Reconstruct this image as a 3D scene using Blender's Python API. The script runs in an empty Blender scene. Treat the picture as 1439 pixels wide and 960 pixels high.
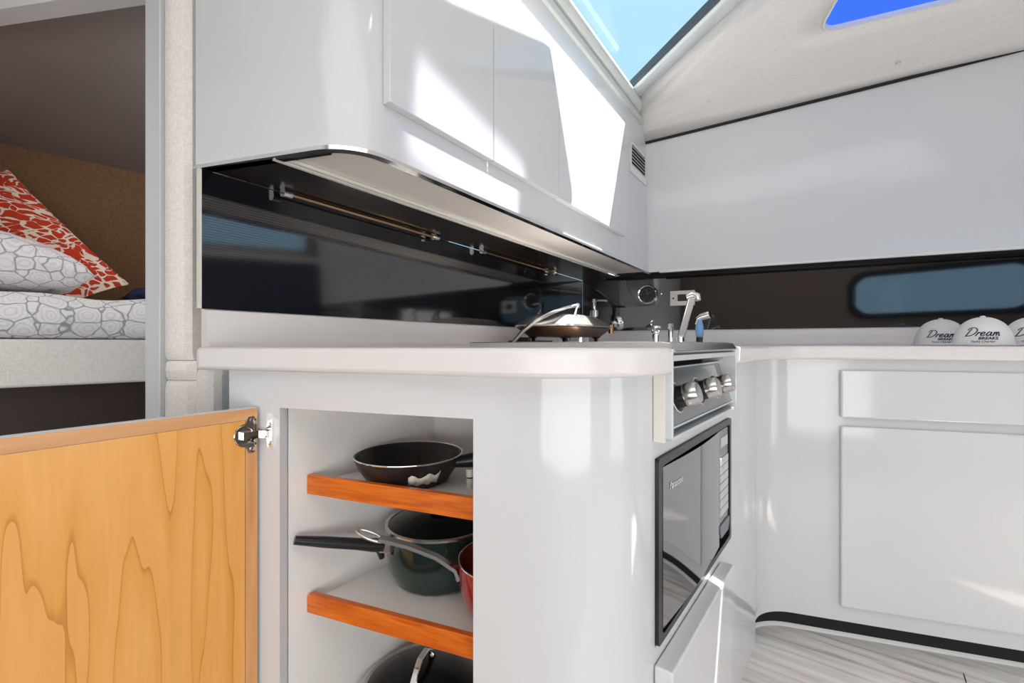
import bpy, bmesh, math, random
from mathutils import Vector, Matrix
random.seed(4)
S = bpy.context.scene
COL = S.collection

# ------------------------------------------------------------------ camera, sky, sun, lights, exposure
CZ = 0.91                                   # lens height: just above the worktop
cam = bpy.data.objects.new('camera', bpy.data.cameras.new('camera'))
COL.objects.link(cam)
cam.location = (0, 0, CZ)
cam.rotation_euler = (math.pi / 2, 0, 0)
cam.data.sensor_width = 36
cam.data.lens = 640 / 1439 * 36             # 16 mm
cam.data.shift_y = 4 / 1439
cam.data.clip_start = 0.02
S.camera = cam
W = bpy.data.worlds.new('sky'); S.world = W; W.use_nodes = True
bgn = W.node_tree.nodes['Background']
bgn.inputs[0].default_value = (0.54, 0.90, 1.18, 1)
bgn.inputs[1].default_value = 1.0
sun = bpy.data.objects.new('sun', bpy.data.lights.new('sun', 'SUN')); COL.objects.link(sun)
sun.data.energy = 30; sun.data.angle = 0.009; sun.data.color = (1, 0.97, 0.92)
SUN_TO = Vector((0.8323, -0.5543, 0)) * 0.22 + Vector((0.5543, 0.8323, 0)) * 0.207 + Vector((0, 0, 1.0))
sun.rotation_euler = SUN_TO.to_track_quat('Z', 'Y').to_euler()

def area(name, loc, target, sx, sy, power, color=(1, 1, 1)):
    l = bpy.data.lights.new(name, 'AREA'); l.shape = 'RECTANGLE'; l.size = sx; l.size_y = sy
    l.energy = power; l.color = color
    o = bpy.data.objects.new(name, l); COL.objects.link(o); o.location = loc
    o.rotation_euler = (Vector(loc) - Vector(target)).to_track_quat('Z', 'Y').to_euler()
    return o
area('aft_fill_light', (0.0, -1.25, 0.62), (-0.1, 1.0, 0.95), 2.2, 0.8, 26, (0.98, 0.99, 1))  # added fill behind the lens; the wall has no opening there
area('overhead_fill_light', (0.05, -0.55, 2.05), (0.05, -0.50, 0), 2.4, 1.3, 13, (0.98, 0.99, 1))  # added broad fill under the roof, not a cabin fitting
area('low_side_fill_light', (2.5, -0.35, 0.52), (-0.4, 0.75, 0.85), 1.2, 0.8, 9, (0.98, 0.99, 1))  # added low fill from the right for the cabinet lining and open door
area('upstand_fill_light', (2.45, -0.1, 1.16), (0.0, 1.2, 1.0), 0.8, 0.3, 4, (0.95, 0.97, 1))  # added weak fill to brighten the upstand, no window at this height
# added narrow beam, not a fitting: imitates a reflected lavender glint on the doors
strip = area('glint_patch_light', (0.262, 0.838, 1.985), (0, 0, 0), 0.40, 0.085, 0.25, (0.88, 0.86, 1))
_z = Vector((0.8323 * 0.65, -0.5543 * 0.65, 1.0)).normalized(); _x = Matrix.Rotation(math.radians(-7), 3, _z) @ Vector((0.5543, 0.8323, 0)); _y = _z.cross(_x)
strip.rotation_euler = Matrix((_x, _y, _z)).transposed().to_euler(); strip.data.spread = math.radians(5)
area('berth_fill_light', (-0.72, 1.42, 1.70), (-1.5, 1.4, 1.3), 0.25, 0.25, 5.0, (1, 0.95, 0.9))  # added fill to lift the berth; its ceiling has no hatch
S.view_settings.view_transform = 'Standard'
S.view_settings.look = 'None'
S.view_settings.exposure = -0.07
S.view_settings.gamma = 1.0
S.view_settings.use_curve_mapping = False

# ------------------------------------------------------------------ materials
def mat(name, col, rough=0.5, metal=0.0, spec=0.5, coat=0.0, trans=0.0, alpha=1.0):
    m = bpy.data.materials.new(name); m.use_nodes = True
    b = m.node_tree.nodes['Principled BSDF']
    b.inputs['Base Color'].default_value = (*col, 1)
    b.inputs['Roughness'].default_value = rough
    b.inputs['Metallic'].default_value = metal
    b.inputs['Specular IOR Level'].default_value = spec
    b.inputs['Coat Weight'].default_value = coat
    b.inputs['Coat Roughness'].default_value = 0.03
    b.inputs['Transmission Weight'].default_value = trans
    return m
def N(m, t, **kw):
    n = m.node_tree.nodes.new(t)
    for k, v in kw.items():
        if hasattr(n, k): setattr(n, k, v)
        else: n.inputs[k.replace('_', ' ')].default_value = v
    return n
def L(m, a, b): m.node_tree.links.new(a, b)
def coords(m, scale=(1, 1, 1), rot=(0, 0, 0)):
    t = N(m, 'ShaderNodeTexCoord'); mp = N(m, 'ShaderNodeMapping')
    mp.inputs['Scale'].default_value = scale; mp.inputs['Rotation'].default_value = rot
    L(m, t.outputs['Object'], mp.inputs['Vector'])
    return mp.outputs['Vector']
def ramp(m, stops, fac):
    r = N(m, 'ShaderNodeValToRGB'); e = r.color_ramp.elements
    e[0].position, e[0].color = stops[0][0], (*stops[0][1], 1)
    e[1].position, e[1].color = stops[-1][0], (*stops[-1][1], 1)
    for p, c in stops[1:-1]:
        x = e.new(p); x.color = (*c, 1)
    L(m, fac, r.inputs[0]); return r.outputs[0]
def bsdf(m): return m.node_tree.nodes['Principled BSDF']
def bump(m, h, strength, dist=0.001):
    b = N(m, 'ShaderNodeBump'); b.inputs['Strength'].default_value = strength; b.inputs['Distance'].default_value = dist
    L(m, h, b.inputs['Height']); L(m, b.outputs[0], bsdf(m).inputs['Normal'])

def gel(name, col, rough=0.1, spec=0.5, wav=0.05):
    m = mat(name, col, rough, spec=spec)
    n = N(m, 'ShaderNodeTexNoise'); n.inputs['Scale'].default_value = 5; n.inputs['Detail'].default_value = 1
    L(m, coords(m), n.inputs['Vector']); bump(m, n.outputs[0], wav, 0.02)
    return m
GEL = gel('white_gelcoat', (0.70, 0.70, 0.705), 0.10)
GELD = gel('white_laminate', (0.72, 0.72, 0.725), 0.08, wav=0.02)
COUNTER = gel('cream_gelcoat', (0.81, 0.765, 0.74), 0.28)
INSIDE = mat('cabinet_lining', (0.90, 0.87, 0.83), 0.45)
SOFFIT = mat('soffit_beige', (0.86, 0.78, 0.71), 0.35)
WHITE = mat('white_plastic', (0.82, 0.81, 0.79), 0.3)
WARMW = mat('warm_white_plastic', (0.80, 0.76, 0.68), 0.35)
BLACK = mat('black_gloss_panel', (0.004, 0.004, 0.005), 0.04, spec=0.5)
TAMB = mat('black_ribbed_panel', (0.006, 0.006, 0.008), 0.07, spec=0.5)
for _m in (BLACK, TAMB): _m.node_tree.nodes['Principled BSDF'].inputs['IOR'].default_value = 2.2
BLK = mat('black_plastic', (0.010, 0.010, 0.011), 0.3)
BLKM = mat('black_matte', (0.006, 0.006, 0.006), 0.7)
RECESS = mat('dark_brown_gloss', (0.020, 0.012, 0.008), 0.15)
CHROME = mat('chrome', (0.85, 0.84, 0.83), 0.07, 1.0)
STEEL = mat('brushed_steel', (0.66, 0.64, 0.62), 0.24, 1.0)
POLISH = mat('polished_steel', (0.82, 0.80, 0.77), 0.2, 0.85)
SATIN = mat('satin_aluminium', (0.66, 0.68, 0.68), 0.36, 0.25)
BRASS = mat('tarnished_brass', (0.50, 0.32, 0.16), 0.25, 1.0)
DARKST = mat('heat_browned_steel', (0.16, 0.09, 0.05), 0.3, 0.9)
NONST = mat('nonstick_black', (0.012, 0.009, 0.009), 0.35)
GREEN = mat('green_enamel', (0.009, 0.026, 0.021), 0.14, coat=0.5)
RED = mat('red_enamel', (0.30, 0.012, 0.014), 0.14, coat=0.6)
COPPER = mat('copper_nonstick', (0.30, 0.055, 0.025), 0.35)
PAPER = mat('crumpled_paper', (0.62, 0.58, 0.47), 0.7)
NAVY = mat('navy_cloth', (0.010, 0.022, 0.075), 0.8)
INK = mat('navy_ink', (0.012, 0.016, 0.06), 0.7)
CAPW = mat('white_cotton', (0.80, 0.79, 0.76), 0.9)
BLUEPL = mat('blue_plastic', (0.18, 0.36, 0.62), 0.3)
LETTER = mat('silver_lettering', (0.62, 0.62, 0.62), 0.3)
BTN = mat('pale_keypad', (0.62, 0.60, 0.63), 0.4)
BTN2 = mat('violet_grey_key', (0.16, 0.14, 0.19), 0.3)
MIRROR = mat('smoked_mirror_glass', (0.34, 0.34, 0.35), 0.04, 1.0)
GREYPL = mat('grey_panel', (0.30, 0.31, 0.32), 0.25, 0.7)
VINYL = mat('grey_white_vinyl', (0.66, 0.68, 0.65), 0.35)
GASK = mat('dark_gasket', (0.03, 0.035, 0.045), 0.4)
DARKV = mat('dark_brown_vinyl', (0.035, 0.018, 0.010), 0.6)

def fabric(name, c1, c2, scale=420, rough=0.95):
    m = mat(name, c1, rough, spec=0.2)
    v = coords(m)
    n = N(m, 'ShaderNodeTexNoise'); n.inputs['Scale'].default_value = scale; n.inputs['Detail'].default_value = 2
    mp = N(m, 'ShaderNodeMapping'); mp.inputs['Scale'].default_value = (1, 1, 0.25); L(m, v, mp.inputs[0]); L(m, mp.outputs[0], n.inputs['Vector'])
    n2 = N(m, 'ShaderNodeTexNoise'); n2.inputs['Scale'].default_value = scale
    mp2 = N(m, 'ShaderNodeMapping'); mp2.inputs['Scale'].default_value = (0.25, 0.25, 1.2); L(m, v, mp2.inputs[0]); L(m, mp2.outputs[0], n2.inputs['Vector'])
    a = N(m, 'ShaderNodeMath', operation='ADD'); L(m, n.outputs[0], a.inputs[0]); L(m, n2.outputs[0], a.inputs[1])
    h = N(m, 'ShaderNodeMath', operation='MULTIPLY'); L(m, a.outputs[0], h.inputs[0]); h.inputs[1].default_value = 0.5
    L(m, ramp(m, [(0.35, c2), (0.6, c1)], h.outputs[0]), bsdf(m).inputs['Base Color'])
    bump(m, h.outputs[0], 0.5, 0.0015)
    return m
LINEN = fabric('oatmeal_linen', (0.90, 0.86, 0.80), (0.78, 0.73, 0.67))
HEAD = fabric('ivory_headliner', (0.88, 0.85, 0.81), (0.83, 0.79, 0.75), 300)
TAUPE = fabric('brown_berth_lining', (0.17, 0.095, 0.05), (0.12, 0.065, 0.035), 260)
TAUPE2 = mat('grey_vinyl_berth_ceiling', (0.24, 0.205, 0.19), 0.32)
AFT = fabric('taupe_wall_lining', (0.30, 0.24, 0.20), (0.25, 0.20, 0.165), 200)

def maple():
    m = mat('maple_veneer', (0.83, 0.42, 0.12), 0.32)
    ang = math.atan2(-0.859, -0.511)
    v = coords(m, rot=(0, 0, -ang))
    mp = N(m, 'ShaderNodeMapping'); mp.inputs['Scale'].default_value = (1, 1, 0.075); L(m, v, mp.inputs[0])
    n0 = N(m, 'ShaderNodeTexNoise'); n0.inputs['Scale'].default_value = 9; n0.inputs['Detail'].default_value = 3; L(m, mp.outputs[0], n0.inputs['Vector'])
    k = N(m, 'ShaderNodeMath', operation='MULTIPLY'); k.inputs[1].default_value = 9.0; L(m, n0.outputs[0], k.inputs[0])
    f = N(m, 'ShaderNodeMath', operation='FRACT'); L(m, k.outputs[0], f.inputs[0])
    n1 = N(m, 'ShaderNodeTexNoise'); n1.inputs['Scale'].default_value = 160; n1.inputs['Detail'].default_value = 3; L(m, mp.outputs[0], n1.inputs['Vector'])
    c = ramp(m, [(0.0, (0.66, 0.26, 0.04)), (0.06, (0.86, 0.39, 0.075)), (0.5, (0.93, 0.46, 0.125)), (1.0, (0.90, 0.43, 0.11))], f.outputs[0])
    mx = N(m, 'ShaderNodeMix', data_type='RGBA', blend_type='MULTIPLY'); mx.inputs[0].default_value = 0.35
    L(m, c, mx.inputs[6]); L(m, ramp(m, [(0.3, (0.86, 0.80, 0.72)), (0.7, (1, 1, 1))], n1.outputs[0]), mx.inputs[7])
    L(m, mx.outputs[2], bsdf(m).inputs['Base Color'])
    return m
MAPLE = maple()
def streaky(name, c1, c2, rot, scale=(6, 90, 90), rough=0.3):
    m = mat(name, c1, rough); v = coords(m, scale, rot)
    # rotate first, then stretch
    t = N(m, 'ShaderNodeMapping'); t.inputs['Rotation'].default_value = rot
    tc = N(m, 'ShaderNodeTexCoord'); L(m, tc.outputs['Object'], t.inputs[0])
    s = N(m, 'ShaderNodeMapping'); s.inputs['Scale'].default_value = scale; L(m, t.outputs[0], s.inputs[0])
    n = N(m, 'ShaderNodeTexNoise'); n.inputs['Scale'].default_value = 1; n.inputs['Detail'].default_value = 5; n.inputs['Distortion'].default_value = 0.4
    L(m, s.outputs[0], n.inputs['Vector'])
    return m, n
def wood2(name, c1, c2, ang, scale=(6, 90, 90), rough=0.3):
    m, n = streaky(name, c1, c2, (0, 0, -ang), scale, rough)
    L(m, ramp(m, [(0.32, c2), (0.65, c1)], n.outputs[0]), bsdf(m).inputs['Base Color'])
    return m
CHERRY = wood2('cherry_lipping', (0.78, 0.185, 0.018), (0.54, 0.10, 0.008), math.atan2(-0.4, 1), (14, 120, 160), 0.28)
EDGEW = wood2('maple_edging', (0.78, 0.42, 0.19), (0.66, 0.31, 0.12), math.atan2(-0.859, -0.511), (5, 80, 60), 0.35)
EDGEV = wood2('maple_edging_upright', (0.78, 0.40, 0.17), (0.68, 0.31, 0.11), math.atan2(-0.859, -0.511), (80, 80, 5), 0.35)
def plank_mat():
    ang = math.atan2(-0.604, 0.797)
    m, n = streaky('greige_vinyl_plank', (0.6, 0.55, 0.5), (0.4, 0.35, 0.3), (0, 0, -ang), (3.2, 42, 1), 0.35)
    oi = N(m, 'ShaderNodeObjectInfo')
    ml = N(m, 'ShaderNodeMath', operation='MULTIPLY_ADD'); L(m, oi.outputs['Random'], ml.inputs[0]); ml.inputs[1].default_value = 0.10; L(m, n.outputs[0], ml.inputs[2])
    L(m, ramp(m, [(0.30, (0.50, 0.42, 0.36)), (0.48, (0.76, 0.70, 0.64)), (0.68, (0.88, 0.84, 0.80))], ml.outputs[0]), bsdf(m).inputs['Base Color'])
    return m
PLANK = plank_mat()
def bedprint():
    m = mat('white_grey_bed_print', (0.7, 0.68, 0.68), 0.9, spec=0.2); v = coords(m)
    d = N(m, 'ShaderNodeTexNoise'); d.inputs['Scale'].default_value = 14; L(m, v, d.inputs['Vector'])
    mx = N(m, 'ShaderNodeMix', data_type='RGBA'); mx.inputs[0].default_value = 0.03; L(m, v, mx.inputs[6]); L(m, d.outputs['Color'], mx.inputs[7])
    vo = N(m, 'ShaderNodeTexVoronoi', feature='DISTANCE_TO_EDGE'); vo.inputs['Scale'].default_value = 27; vo.inputs['Randomness'].default_value = 0.45
    L(m, mx.outputs[2], vo.inputs['Vector'])
    v2 = N(m, 'ShaderNodeTexVoronoi'); v2.inputs['Scale'].default_value = 27; v2.inputs['Randomness'].default_value = 0.45
    L(m, mx.outputs[2], v2.inputs['Vector'])
    sn = N(m, 'ShaderNodeMath', operation='MULTIPLY'); sn.inputs[1].default_value = 30; L(m, v2.outputs['Distance'], sn.inputs[0])
    s2 = N(m, 'ShaderNodeMath', operation='SINE'); L(m, sn.outputs[0], s2.inputs[0])
    rings = ramp(m, [(0.2, (1, 1, 1)), (0.9, (0.86, 0.86, 0.88))], s2.outputs[0])
    lines = ramp(m, [(0.015, (0.40, 0.39, 0.41)), (0.05, (0.88, 0.85, 0.86))], vo.outputs['Distance'])
    mm = N(m, 'ShaderNodeMix', data_type='RGBA', blend_type='MULTIPLY'); mm.inputs[0].default_value = 1; L(m, lines, mm.inputs[6]); L(m, rings, mm.inputs[7])
    L(m, mm.outputs[2], bsdf(m).inputs['Base Color'])
    return m
BEDPRINT = bedprint()
def coral():
    m = mat('red_white_coral_print', (0.6, 0.05, 0.02), 0.85, spec=0.2); v = coords(m)
    d = N(m, 'ShaderNodeTexNoise'); d.inputs['Scale'].default_value = 9; d.inputs['Detail'].default_value = 2; L(m, v, d.inputs['Vector'])
    mx = N(m, 'ShaderNodeMix', data_type='RGBA'); mx.inputs[0].default_value = 0.10; L(m, v, mx.inputs[6]); L(m, d.outputs['Color'], mx.inputs[7])
    mp = N(m, 'ShaderNodeMapping'); mp.inputs['Scale'].default_value = (1.0, 1.0, 1.7); mp.inputs['Rotation'].default_value = (0, 0.5, 0); L(m, mx.outputs[2], mp.inputs[0])
    vo = N(m, 'ShaderNodeTexVoronoi', feature='DISTANCE_TO_EDGE'); vo.inputs['Scale'].default_value = 34; L(m, mp.outputs[0], vo.inputs['Vector'])
    br = N(m, 'ShaderNodeTexNoise'); br.inputs['Scale'].default_value = 26; L(m, v, br.inputs['Vector'])
    mu = N(m, 'ShaderNodeMath', operation='MULTIPLY_ADD'); L(m, br.outputs[0], mu.inputs[0]); mu.inputs[1].default_value = 0.62; 
    L(m, vo.outputs['Distance'], mu.inputs[2])
    L(m, ramp(m, [(0.365, (0.80, 0.70, 0.60)), (0.395, (0.55, 0.045, 0.018))], mu.outputs[0]), bsdf(m).inputs['Base Color'])
    return m
CORAL = coral()
def glass(name, tint, gloss=0.06):
    m = bpy.data.materials.new(name); m.use_nodes = True; nt = m.node_tree
    for n in list(nt.nodes): nt.nodes.remove(n)
    o = nt.nodes.new('ShaderNodeOutputMaterial'); t = nt.nodes.new('ShaderNodeBsdfTransparent'); g = nt.nodes.new('ShaderNodeBsdfGlossy')
    t.inputs[0].default_value = (*tint, 1); g.inputs['Roughness'].default_value = 0.02
    f = nt.nodes.new('ShaderNodeLayerWeight'); f.inputs[0].default_value = 0.5
    pw = nt.nodes.new('ShaderNodeMath'); pw.operation = 'POWER'; pw.inputs[1].default_value = 4.0; nt.links.new(f.outputs['Facing'], pw.inputs[0])
    ad = nt.nodes.new('ShaderNodeMath'); ad.operation = 'MULTIPLY_ADD'; ad.inputs[1].default_value = 0.8; ad.inputs[2].default_value = 0.03; nt.links.new(pw.outputs[0], ad.inputs[0])
    x = nt.nodes.new('ShaderNodeMixShader'); nt.links.new(ad.outputs[0], x.inputs[0]); nt.links.new(t.outputs[0], x.inputs[1]); nt.links.new(g.outputs[0], x.inputs[2])
    nt.links.new(x.outputs[0], o.inputs[0]); return m
GLASS = glass('clear_glazing', (0.96, 0.98, 1.0))
BLUEGL = bpy.data.materials.new('blue_translucent_acrylic'); BLUEGL.use_nodes = True
_nt = BLUEGL.node_tree; _nt.nodes.remove(_nt.nodes['Principled BSDF'])
_a = _nt.nodes.new('ShaderNodeBsdfTranslucent'); _a.inputs[0].default_value = (0.006, 0.020, 0.105, 1)
_nt.links.new(_a.outputs[0], _nt.nodes['Material Output'].inputs[0])
LIDGL = glass('lid_glass', (0.62, 0.58, 0.54))

# ------------------------------------------------------------------ mesh helpers
def link_mesh(name, bm, m, parent=None, smooth=True, bevel=0, seg=2, origin=None, ang=35):
    bmesh.ops.remove_doubles(bm, verts=bm.verts, dist=1e-6)
    bmesh.ops.recalc_face_normals(bm, faces=bm.faces)
    me = bpy.data.meshes.new(name); bm.to_mesh(me); bm.free()
    if origin is not None: me.transform(Matrix.Translation(-Vector(origin)))
    me.materials.append(m)
    if smooth:
        me.polygons.foreach_set('use_smooth', [True] * len(me.polygons))
        me.set_sharp_from_angle(angle=math.radians(ang))
    o = bpy.data.objects.new(name, me); COL.objects.link(o)
    if origin is not None: o.location = origin
    if parent is not None:
        o.parent = parent
        o.matrix_parent_inverse = Matrix.Translation(-world_loc(parent))
    if bevel:
        b = o.modifiers.new('bevel', 'BEVEL'); b.width = bevel; b.segments = seg; b.limit_method = 'ANGLE'; b.angle_limit = math.radians(40)
    return o
def world_loc(o):
    v = Vector(o.location)
    if o.parent is not None: pass            # every part keeps world coordinates: its own location is zero
    return Vector(o.get('base', v))
def empty(name, loc, label, cat, group=None):
    o = bpy.data.objects.new(name, None); o.empty_display_size = 0.05; COL.objects.link(o)
    o.location = loc; tag(o, label, cat, group); return o
def tag(o, label, cat, group=None):
    o['label'] = label; o['category'] = cat
    if group: o['group'] = group
    return o
def struct(o): o['kind'] = 'structure'; return o
def lab(o, t): o['label'] = t; return o
def part(name, bm, m, parent, **kw):
    o = link_mesh(name, bm, m, None, **kw)
    o.parent = parent
    # chain of parents: only the top Empty is off the world origin
    t = parent; off = Vector((0, 0, 0))
    while t is not None:
        off += Vector(t.location); t = t.parent
    if 'origin' not in kw:
        o.location = -off if parent.parent is None else (0, 0, 0)
    return o
# Parts keep world coordinates: a part right under the thing sits at -location of its Empty, sub-parts at zero.

def BM(): return bmesh.new()
def add_faces(bm, vs, fs):
    v = [bm.verts.new(p) for p in vs]
    for f in fs:
        try: bm.faces.new([v[i] for i in f])
        except ValueError: pass
    return v
def hexa(bm, p):                            # 8 points: bottom ring, top ring
    add_faces(bm, p, [(0, 3, 2, 1), (4, 5, 6, 7), (0, 1, 5, 4), (1, 2, 6, 5), (2, 3, 7, 6), (3, 0, 4, 7)])
def box(bm, lo, hi):
    (a, b, c), (d, e, f) = lo, hi
    hexa(bm, [(a, b, c), (d, b, c), (d, e, c), (a, e, c), (a, b, f), (d, b, f), (d, e, f), (a, e, f)])
class Frame:
    def __init__(s, o, u):
        u = Vector((u[0], u[1])).normalized(); s.o = Vector((o[0], o[1])); s.u = u; s.n = Vector((u.y, -u.x))
    def __call__(s, a, p, z=0.0):
        q = s.o + s.u * a + s.n * p; return Vector((q.x, q.y, z))
    def box(s, bm, s0, s1, p0, p1, z0, z1):
        hexa(bm, [s(s0, p0, z0), s(s1, p0, z0), s(s1, p1, z0), s(s0, p1, z0), s(s0, p0, z1), s(s1, p0, z1), s(s1, p1, z1), s(s0, p1, z1)])
def prism(bm, pts, z0, z1):
    n = len(pts); vs = [(p[0], p[1], z0) for p in pts] + [(p[0], p[1], z1) for p in pts]
    add_faces(bm, vs, [tuple(range(n))[::-1], tuple(range(n, 2 * n))] + [(i, (i + 1) % n, n + (i + 1) % n, n + i) for i in range(n)])
def tube(bm, pts, r, seg=10, cap=True, close=False):
    pts = [Vector(p) for p in pts]; n = len(pts); rings = []
    rs = r if isinstance(r, (list, tuple)) else [r] * n
    up = Vector((0, 0, 1)); prev = None
    for i in range(n):
        if close: t = pts[(i + 1) % n] - pts[i - 1]
        else: t = pts[min(i + 1, n - 1)] - pts[max(i - 1, 0)]
        t.normalize()
        if prev is None:
            a = t.cross(up)
            if a.length < 1e-3: a = t.cross(Vector((1, 0, 0)))
        else: a = prev - t * prev.dot(t)
        a.normalize(); prev = a; b = t.cross(a)
        rings.append([bm.verts.new(pts[i] + (a * math.cos(2 * math.pi * k / seg) + b * math.sin(2 * math.pi * k / seg)) * rs[i]) for k in range(seg)])
    m = n if close else n - 1
    for i in range(m):
        A, B = rings[i], rings[(i + 1) % n]
        for k in range(seg): bm.faces.new((A[k], A[(k + 1) % seg], B[(k + 1) % seg], B[k]))
    if cap and not close:
        bm.faces.new(rings[0][::-1]); bm.faces.new(rings[-1])
def axes(d):
    d = Vector(d).normalized(); a = d.cross(Vector((0, 0, 1)))
    if a.length < 1e-3: a = Vector((1, 0, 0))
    a.normalize(); return d, a, a.cross(d)
def lathe(bm, c, prof, seg=36, axis=(0, 0, 1), sx=1.0, sy=1.0):   # prof: (radius, height)
    d, a, b = axes(axis); c = Vector(c); rings = []
    for r, h in prof:
        if r < 1e-6: rings.append([bm.verts.new(c + d * h)])
        else: rings.append([bm.verts.new(c + d * h + (a * math.cos(2 * math.pi * k / seg) * sx + b * math.sin(2 * math.pi * k / seg) * sy) * r) for k in range(seg)])
    for A, B in zip(rings, rings[1:]):
        for k in range(seg):
            if len(A) == 1 and len(B) == 1: continue
            if len(A) == 1: bm.faces.new((A[0], B[(k + 1) % seg], B[k]))
            elif len(B) == 1: bm.faces.new((A[k], A[(k + 1) % seg], B[0]))
            else: bm.faces.new((A[k], A[(k + 1) % seg], B[(k + 1) % seg], B[k]))
def cyl(bm, c, r, h, axis=(0, 0, 1), seg=24):
    lathe(bm, c, [(0, 0), (r, 0), (r, h), (0, h)], seg, axis)
def offset(path, d):                        # positive = to the right of travel
    out = []; n = len(path); P = [Vector((p[0], p[1])) for p in path]
    for i in range(n):
        t1 = (P[i] - P[i - 1]).normalized() if i else None
        t2 = (P[i + 1] - P[i]).normalized() if i < n - 1 else None
        t1 = t1 or t2; t2 = t2 or t1
        n1 = Vector((t1.y, -t1.x)); n2 = Vector((t2.y, -t2.x)); m = (n1 + n2)
        out.append(P[i] + m * (d / (m.dot(n1))))
    return out
def sweep(bm, path, prof, caps=True):       # prof: closed loop of (offset to the right, z)
    cols = [offset(path, o) for o, z in prof]; k = len(prof); n = len(path)
    V = [[bm.verts.new((cols[j][i].x, cols[j][i].y, prof[j][1])) for j in range(k)] for i in range(n)]
    for i in range(n - 1):
        for j in range(k): bm.faces.new((V[i][j], V[i + 1][j], V[i + 1][(j + 1) % k], V[i][(j + 1) % k]))
    if caps: bm.faces.new(V[0]); bm.faces.new(V[-1][::-1])
def with_breaks(path, ss):
    P = [Vector((p[0], p[1])) for p in path]; out = [P[0]]; acc = 0.0
    for a, b in zip(P, P[1:]):
        l = (b - a).length
        for s in sorted(ss):
            if acc + 1e-5 < s < acc + l - 1e-5: out.append(a + (b - a) * ((s - acc) / l))
        out.append(b); acc += l
    return out
def shell(bm, path, zb, hole, th):
    s = [0.0]
    for a, b in zip(path, path[1:]): s.append(s[-1] + (b - a).length)
    outer = path; inner = offset(path, -th); n, k = len(path), len(zb)
    VO = [[bm.verts.new((p.x, p.y, z)) for z in zb] for p in outer]
    VI = [[bm.verts.new((p.x, p.y, z)) for z in zb] for p in inner]
    solid = lambda i, j: 0 <= i < n - 1 and 0 <= j < k - 1 and not hole((s[i] + s[i + 1]) / 2, (zb[j] + zb[j + 1]) / 2)
    for i in range(n - 1):
        for j in range(k - 1):
            if not solid(i, j): continue
            bm.faces.new((VO[i][j], VO[i + 1][j], VO[i + 1][j + 1], VO[i][j + 1]))
            bm.faces.new((VI[i][j + 1], VI[i + 1][j + 1], VI[i + 1][j], VI[i][j]))
            if not solid(i - 1, j): bm.faces.new((VO[i][j], VO[i][j + 1], VI[i][j + 1], VI[i][j]))
            if not solid(i + 1, j): bm.faces.new((VO[i + 1][j + 1], VO[i + 1][j], VI[i + 1][j], VI[i + 1][j + 1]))
            if not solid(i, j - 1): bm.faces.new((VO[i + 1][j], VO[i][j], VI[i][j], VI[i + 1][j]))
            if not solid(i, j + 1): bm.faces.new((VO[i][j + 1], VO[i + 1][j + 1], VI[i + 1][j + 1], VI[i][j + 1]))
def fillet(P, d1, d2, r, n=12):             # rounded turn at point P from direction d1 to d2
    P = Vector(P); d1 = Vector(d1).normalized(); d2 = Vector(d2).normalized()
    a = math.acos(max(-1, min(1, d1.dot(d2)))); t = r * math.tan(a / 2)
    A, Bp = P - d1 * t, P + d2 * t
    sgn = 1 if d1.x * d2.y - d1.y * d2.x > 0 else -1
    nrm = Vector((-d1.y, d1.x)) * sgn; C = A + nrm * r; a0 = math.atan2(A.y - C.y, A.x - C.x)
    return [C + Vector((math.cos(a0 + sgn * a * i / n), math.sin(a0 + sgn * a * i / n))) * r for i in range(n + 1)]
def meet(p, d, q, e):
    p, d, q, e = map(Vector, (p, d, q, e)); w = q - p; den = d.x * e.y - d.y * e.x
    return p + d * ((w.x * e.y - w.y * e.x) / den)
def bez(a, b, c, n=10):
    a, b, c = Vector(a), Vector(b), Vector(c)
    return [a * (1 - t) ** 2 + b * 2 * t * (1 - t) + c * t * t for t in [i / n for i in range(n + 1)]]
def rrect(s0, s1, z0, z1, r, n=6):
    out = []
    for cx, cz, a0 in ((s1 - r, z1 - r, 0), (s0 + r, z1 - r, 90), (s0 + r, z0 + r, 180), (s1 - r, z0 + r, 270)):
        for i in range(n + 1):
            a = math.radians(a0 + 90 * i / n); out.append((cx + r * math.cos(a), cz + r * math.sin(a)))
    return out
def plate(bm, fr, pts, p0, p1):             # polygon (s, z) extruded between two depths of a frame
    n = len(pts); vs = [fr(a, p0, z) for a, z in pts] + [fr(a, p1, z) for a, z in pts]
    add_faces(bm, vs, [tuple(range(n)), tuple(range(n, 2 * n))[::-1]] + [(i, (i + 1) % n, n + (i + 1) % n, n + i) for i in range(n)])
def ring_plate(bm, fr, o, i_, p0, p1):      # frame between two loops with the same number of points
    n = len(o); A = [bm.verts.new(fr(a, p0, z)) for a, z in o]; B = [bm.verts.new(fr(a, p0, z)) for a, z in i_]
    C = [bm.verts.new(fr(a, p1, z)) for a, z in o]; D = [bm.verts.new(fr(a, p1, z)) for a, z in i_]
    for k in range(n):
        l = (k + 1) % n
        for q in ((A[k], A[l], B[l], B[k]), (C[k], D[k], D[l], C[l]), (A[k], C[k], C[l], A[l]), (B[k], B[l], D[l], D[k])): bm.faces.new(q)
def text_tris(body, size, shear=0.0, align='CENTER', weight=0.0):
    c = bpy.data.curves.new('lettering', 'FONT'); c.body = body; c.size = size; c.shear = shear; c.align_x = align; c.offset = weight
    c.resolution_u = 3
    o = bpy.data.objects.new('lettering', c); COL.objects.link(o)
    bpy.context.view_layer.update()
    me = bpy.data.meshes.new_from_object(o.evaluated_get(bpy.context.evaluated_depsgraph_get()))
    vs = [tuple(v.co) for v in me.vertices]; fs = [tuple(p.vertices) for p in me.polygons]
    bpy.data.objects.remove(o); bpy.data.curves.remove(c); bpy.data.meshes.remove(me)
    return vs, fs

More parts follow.
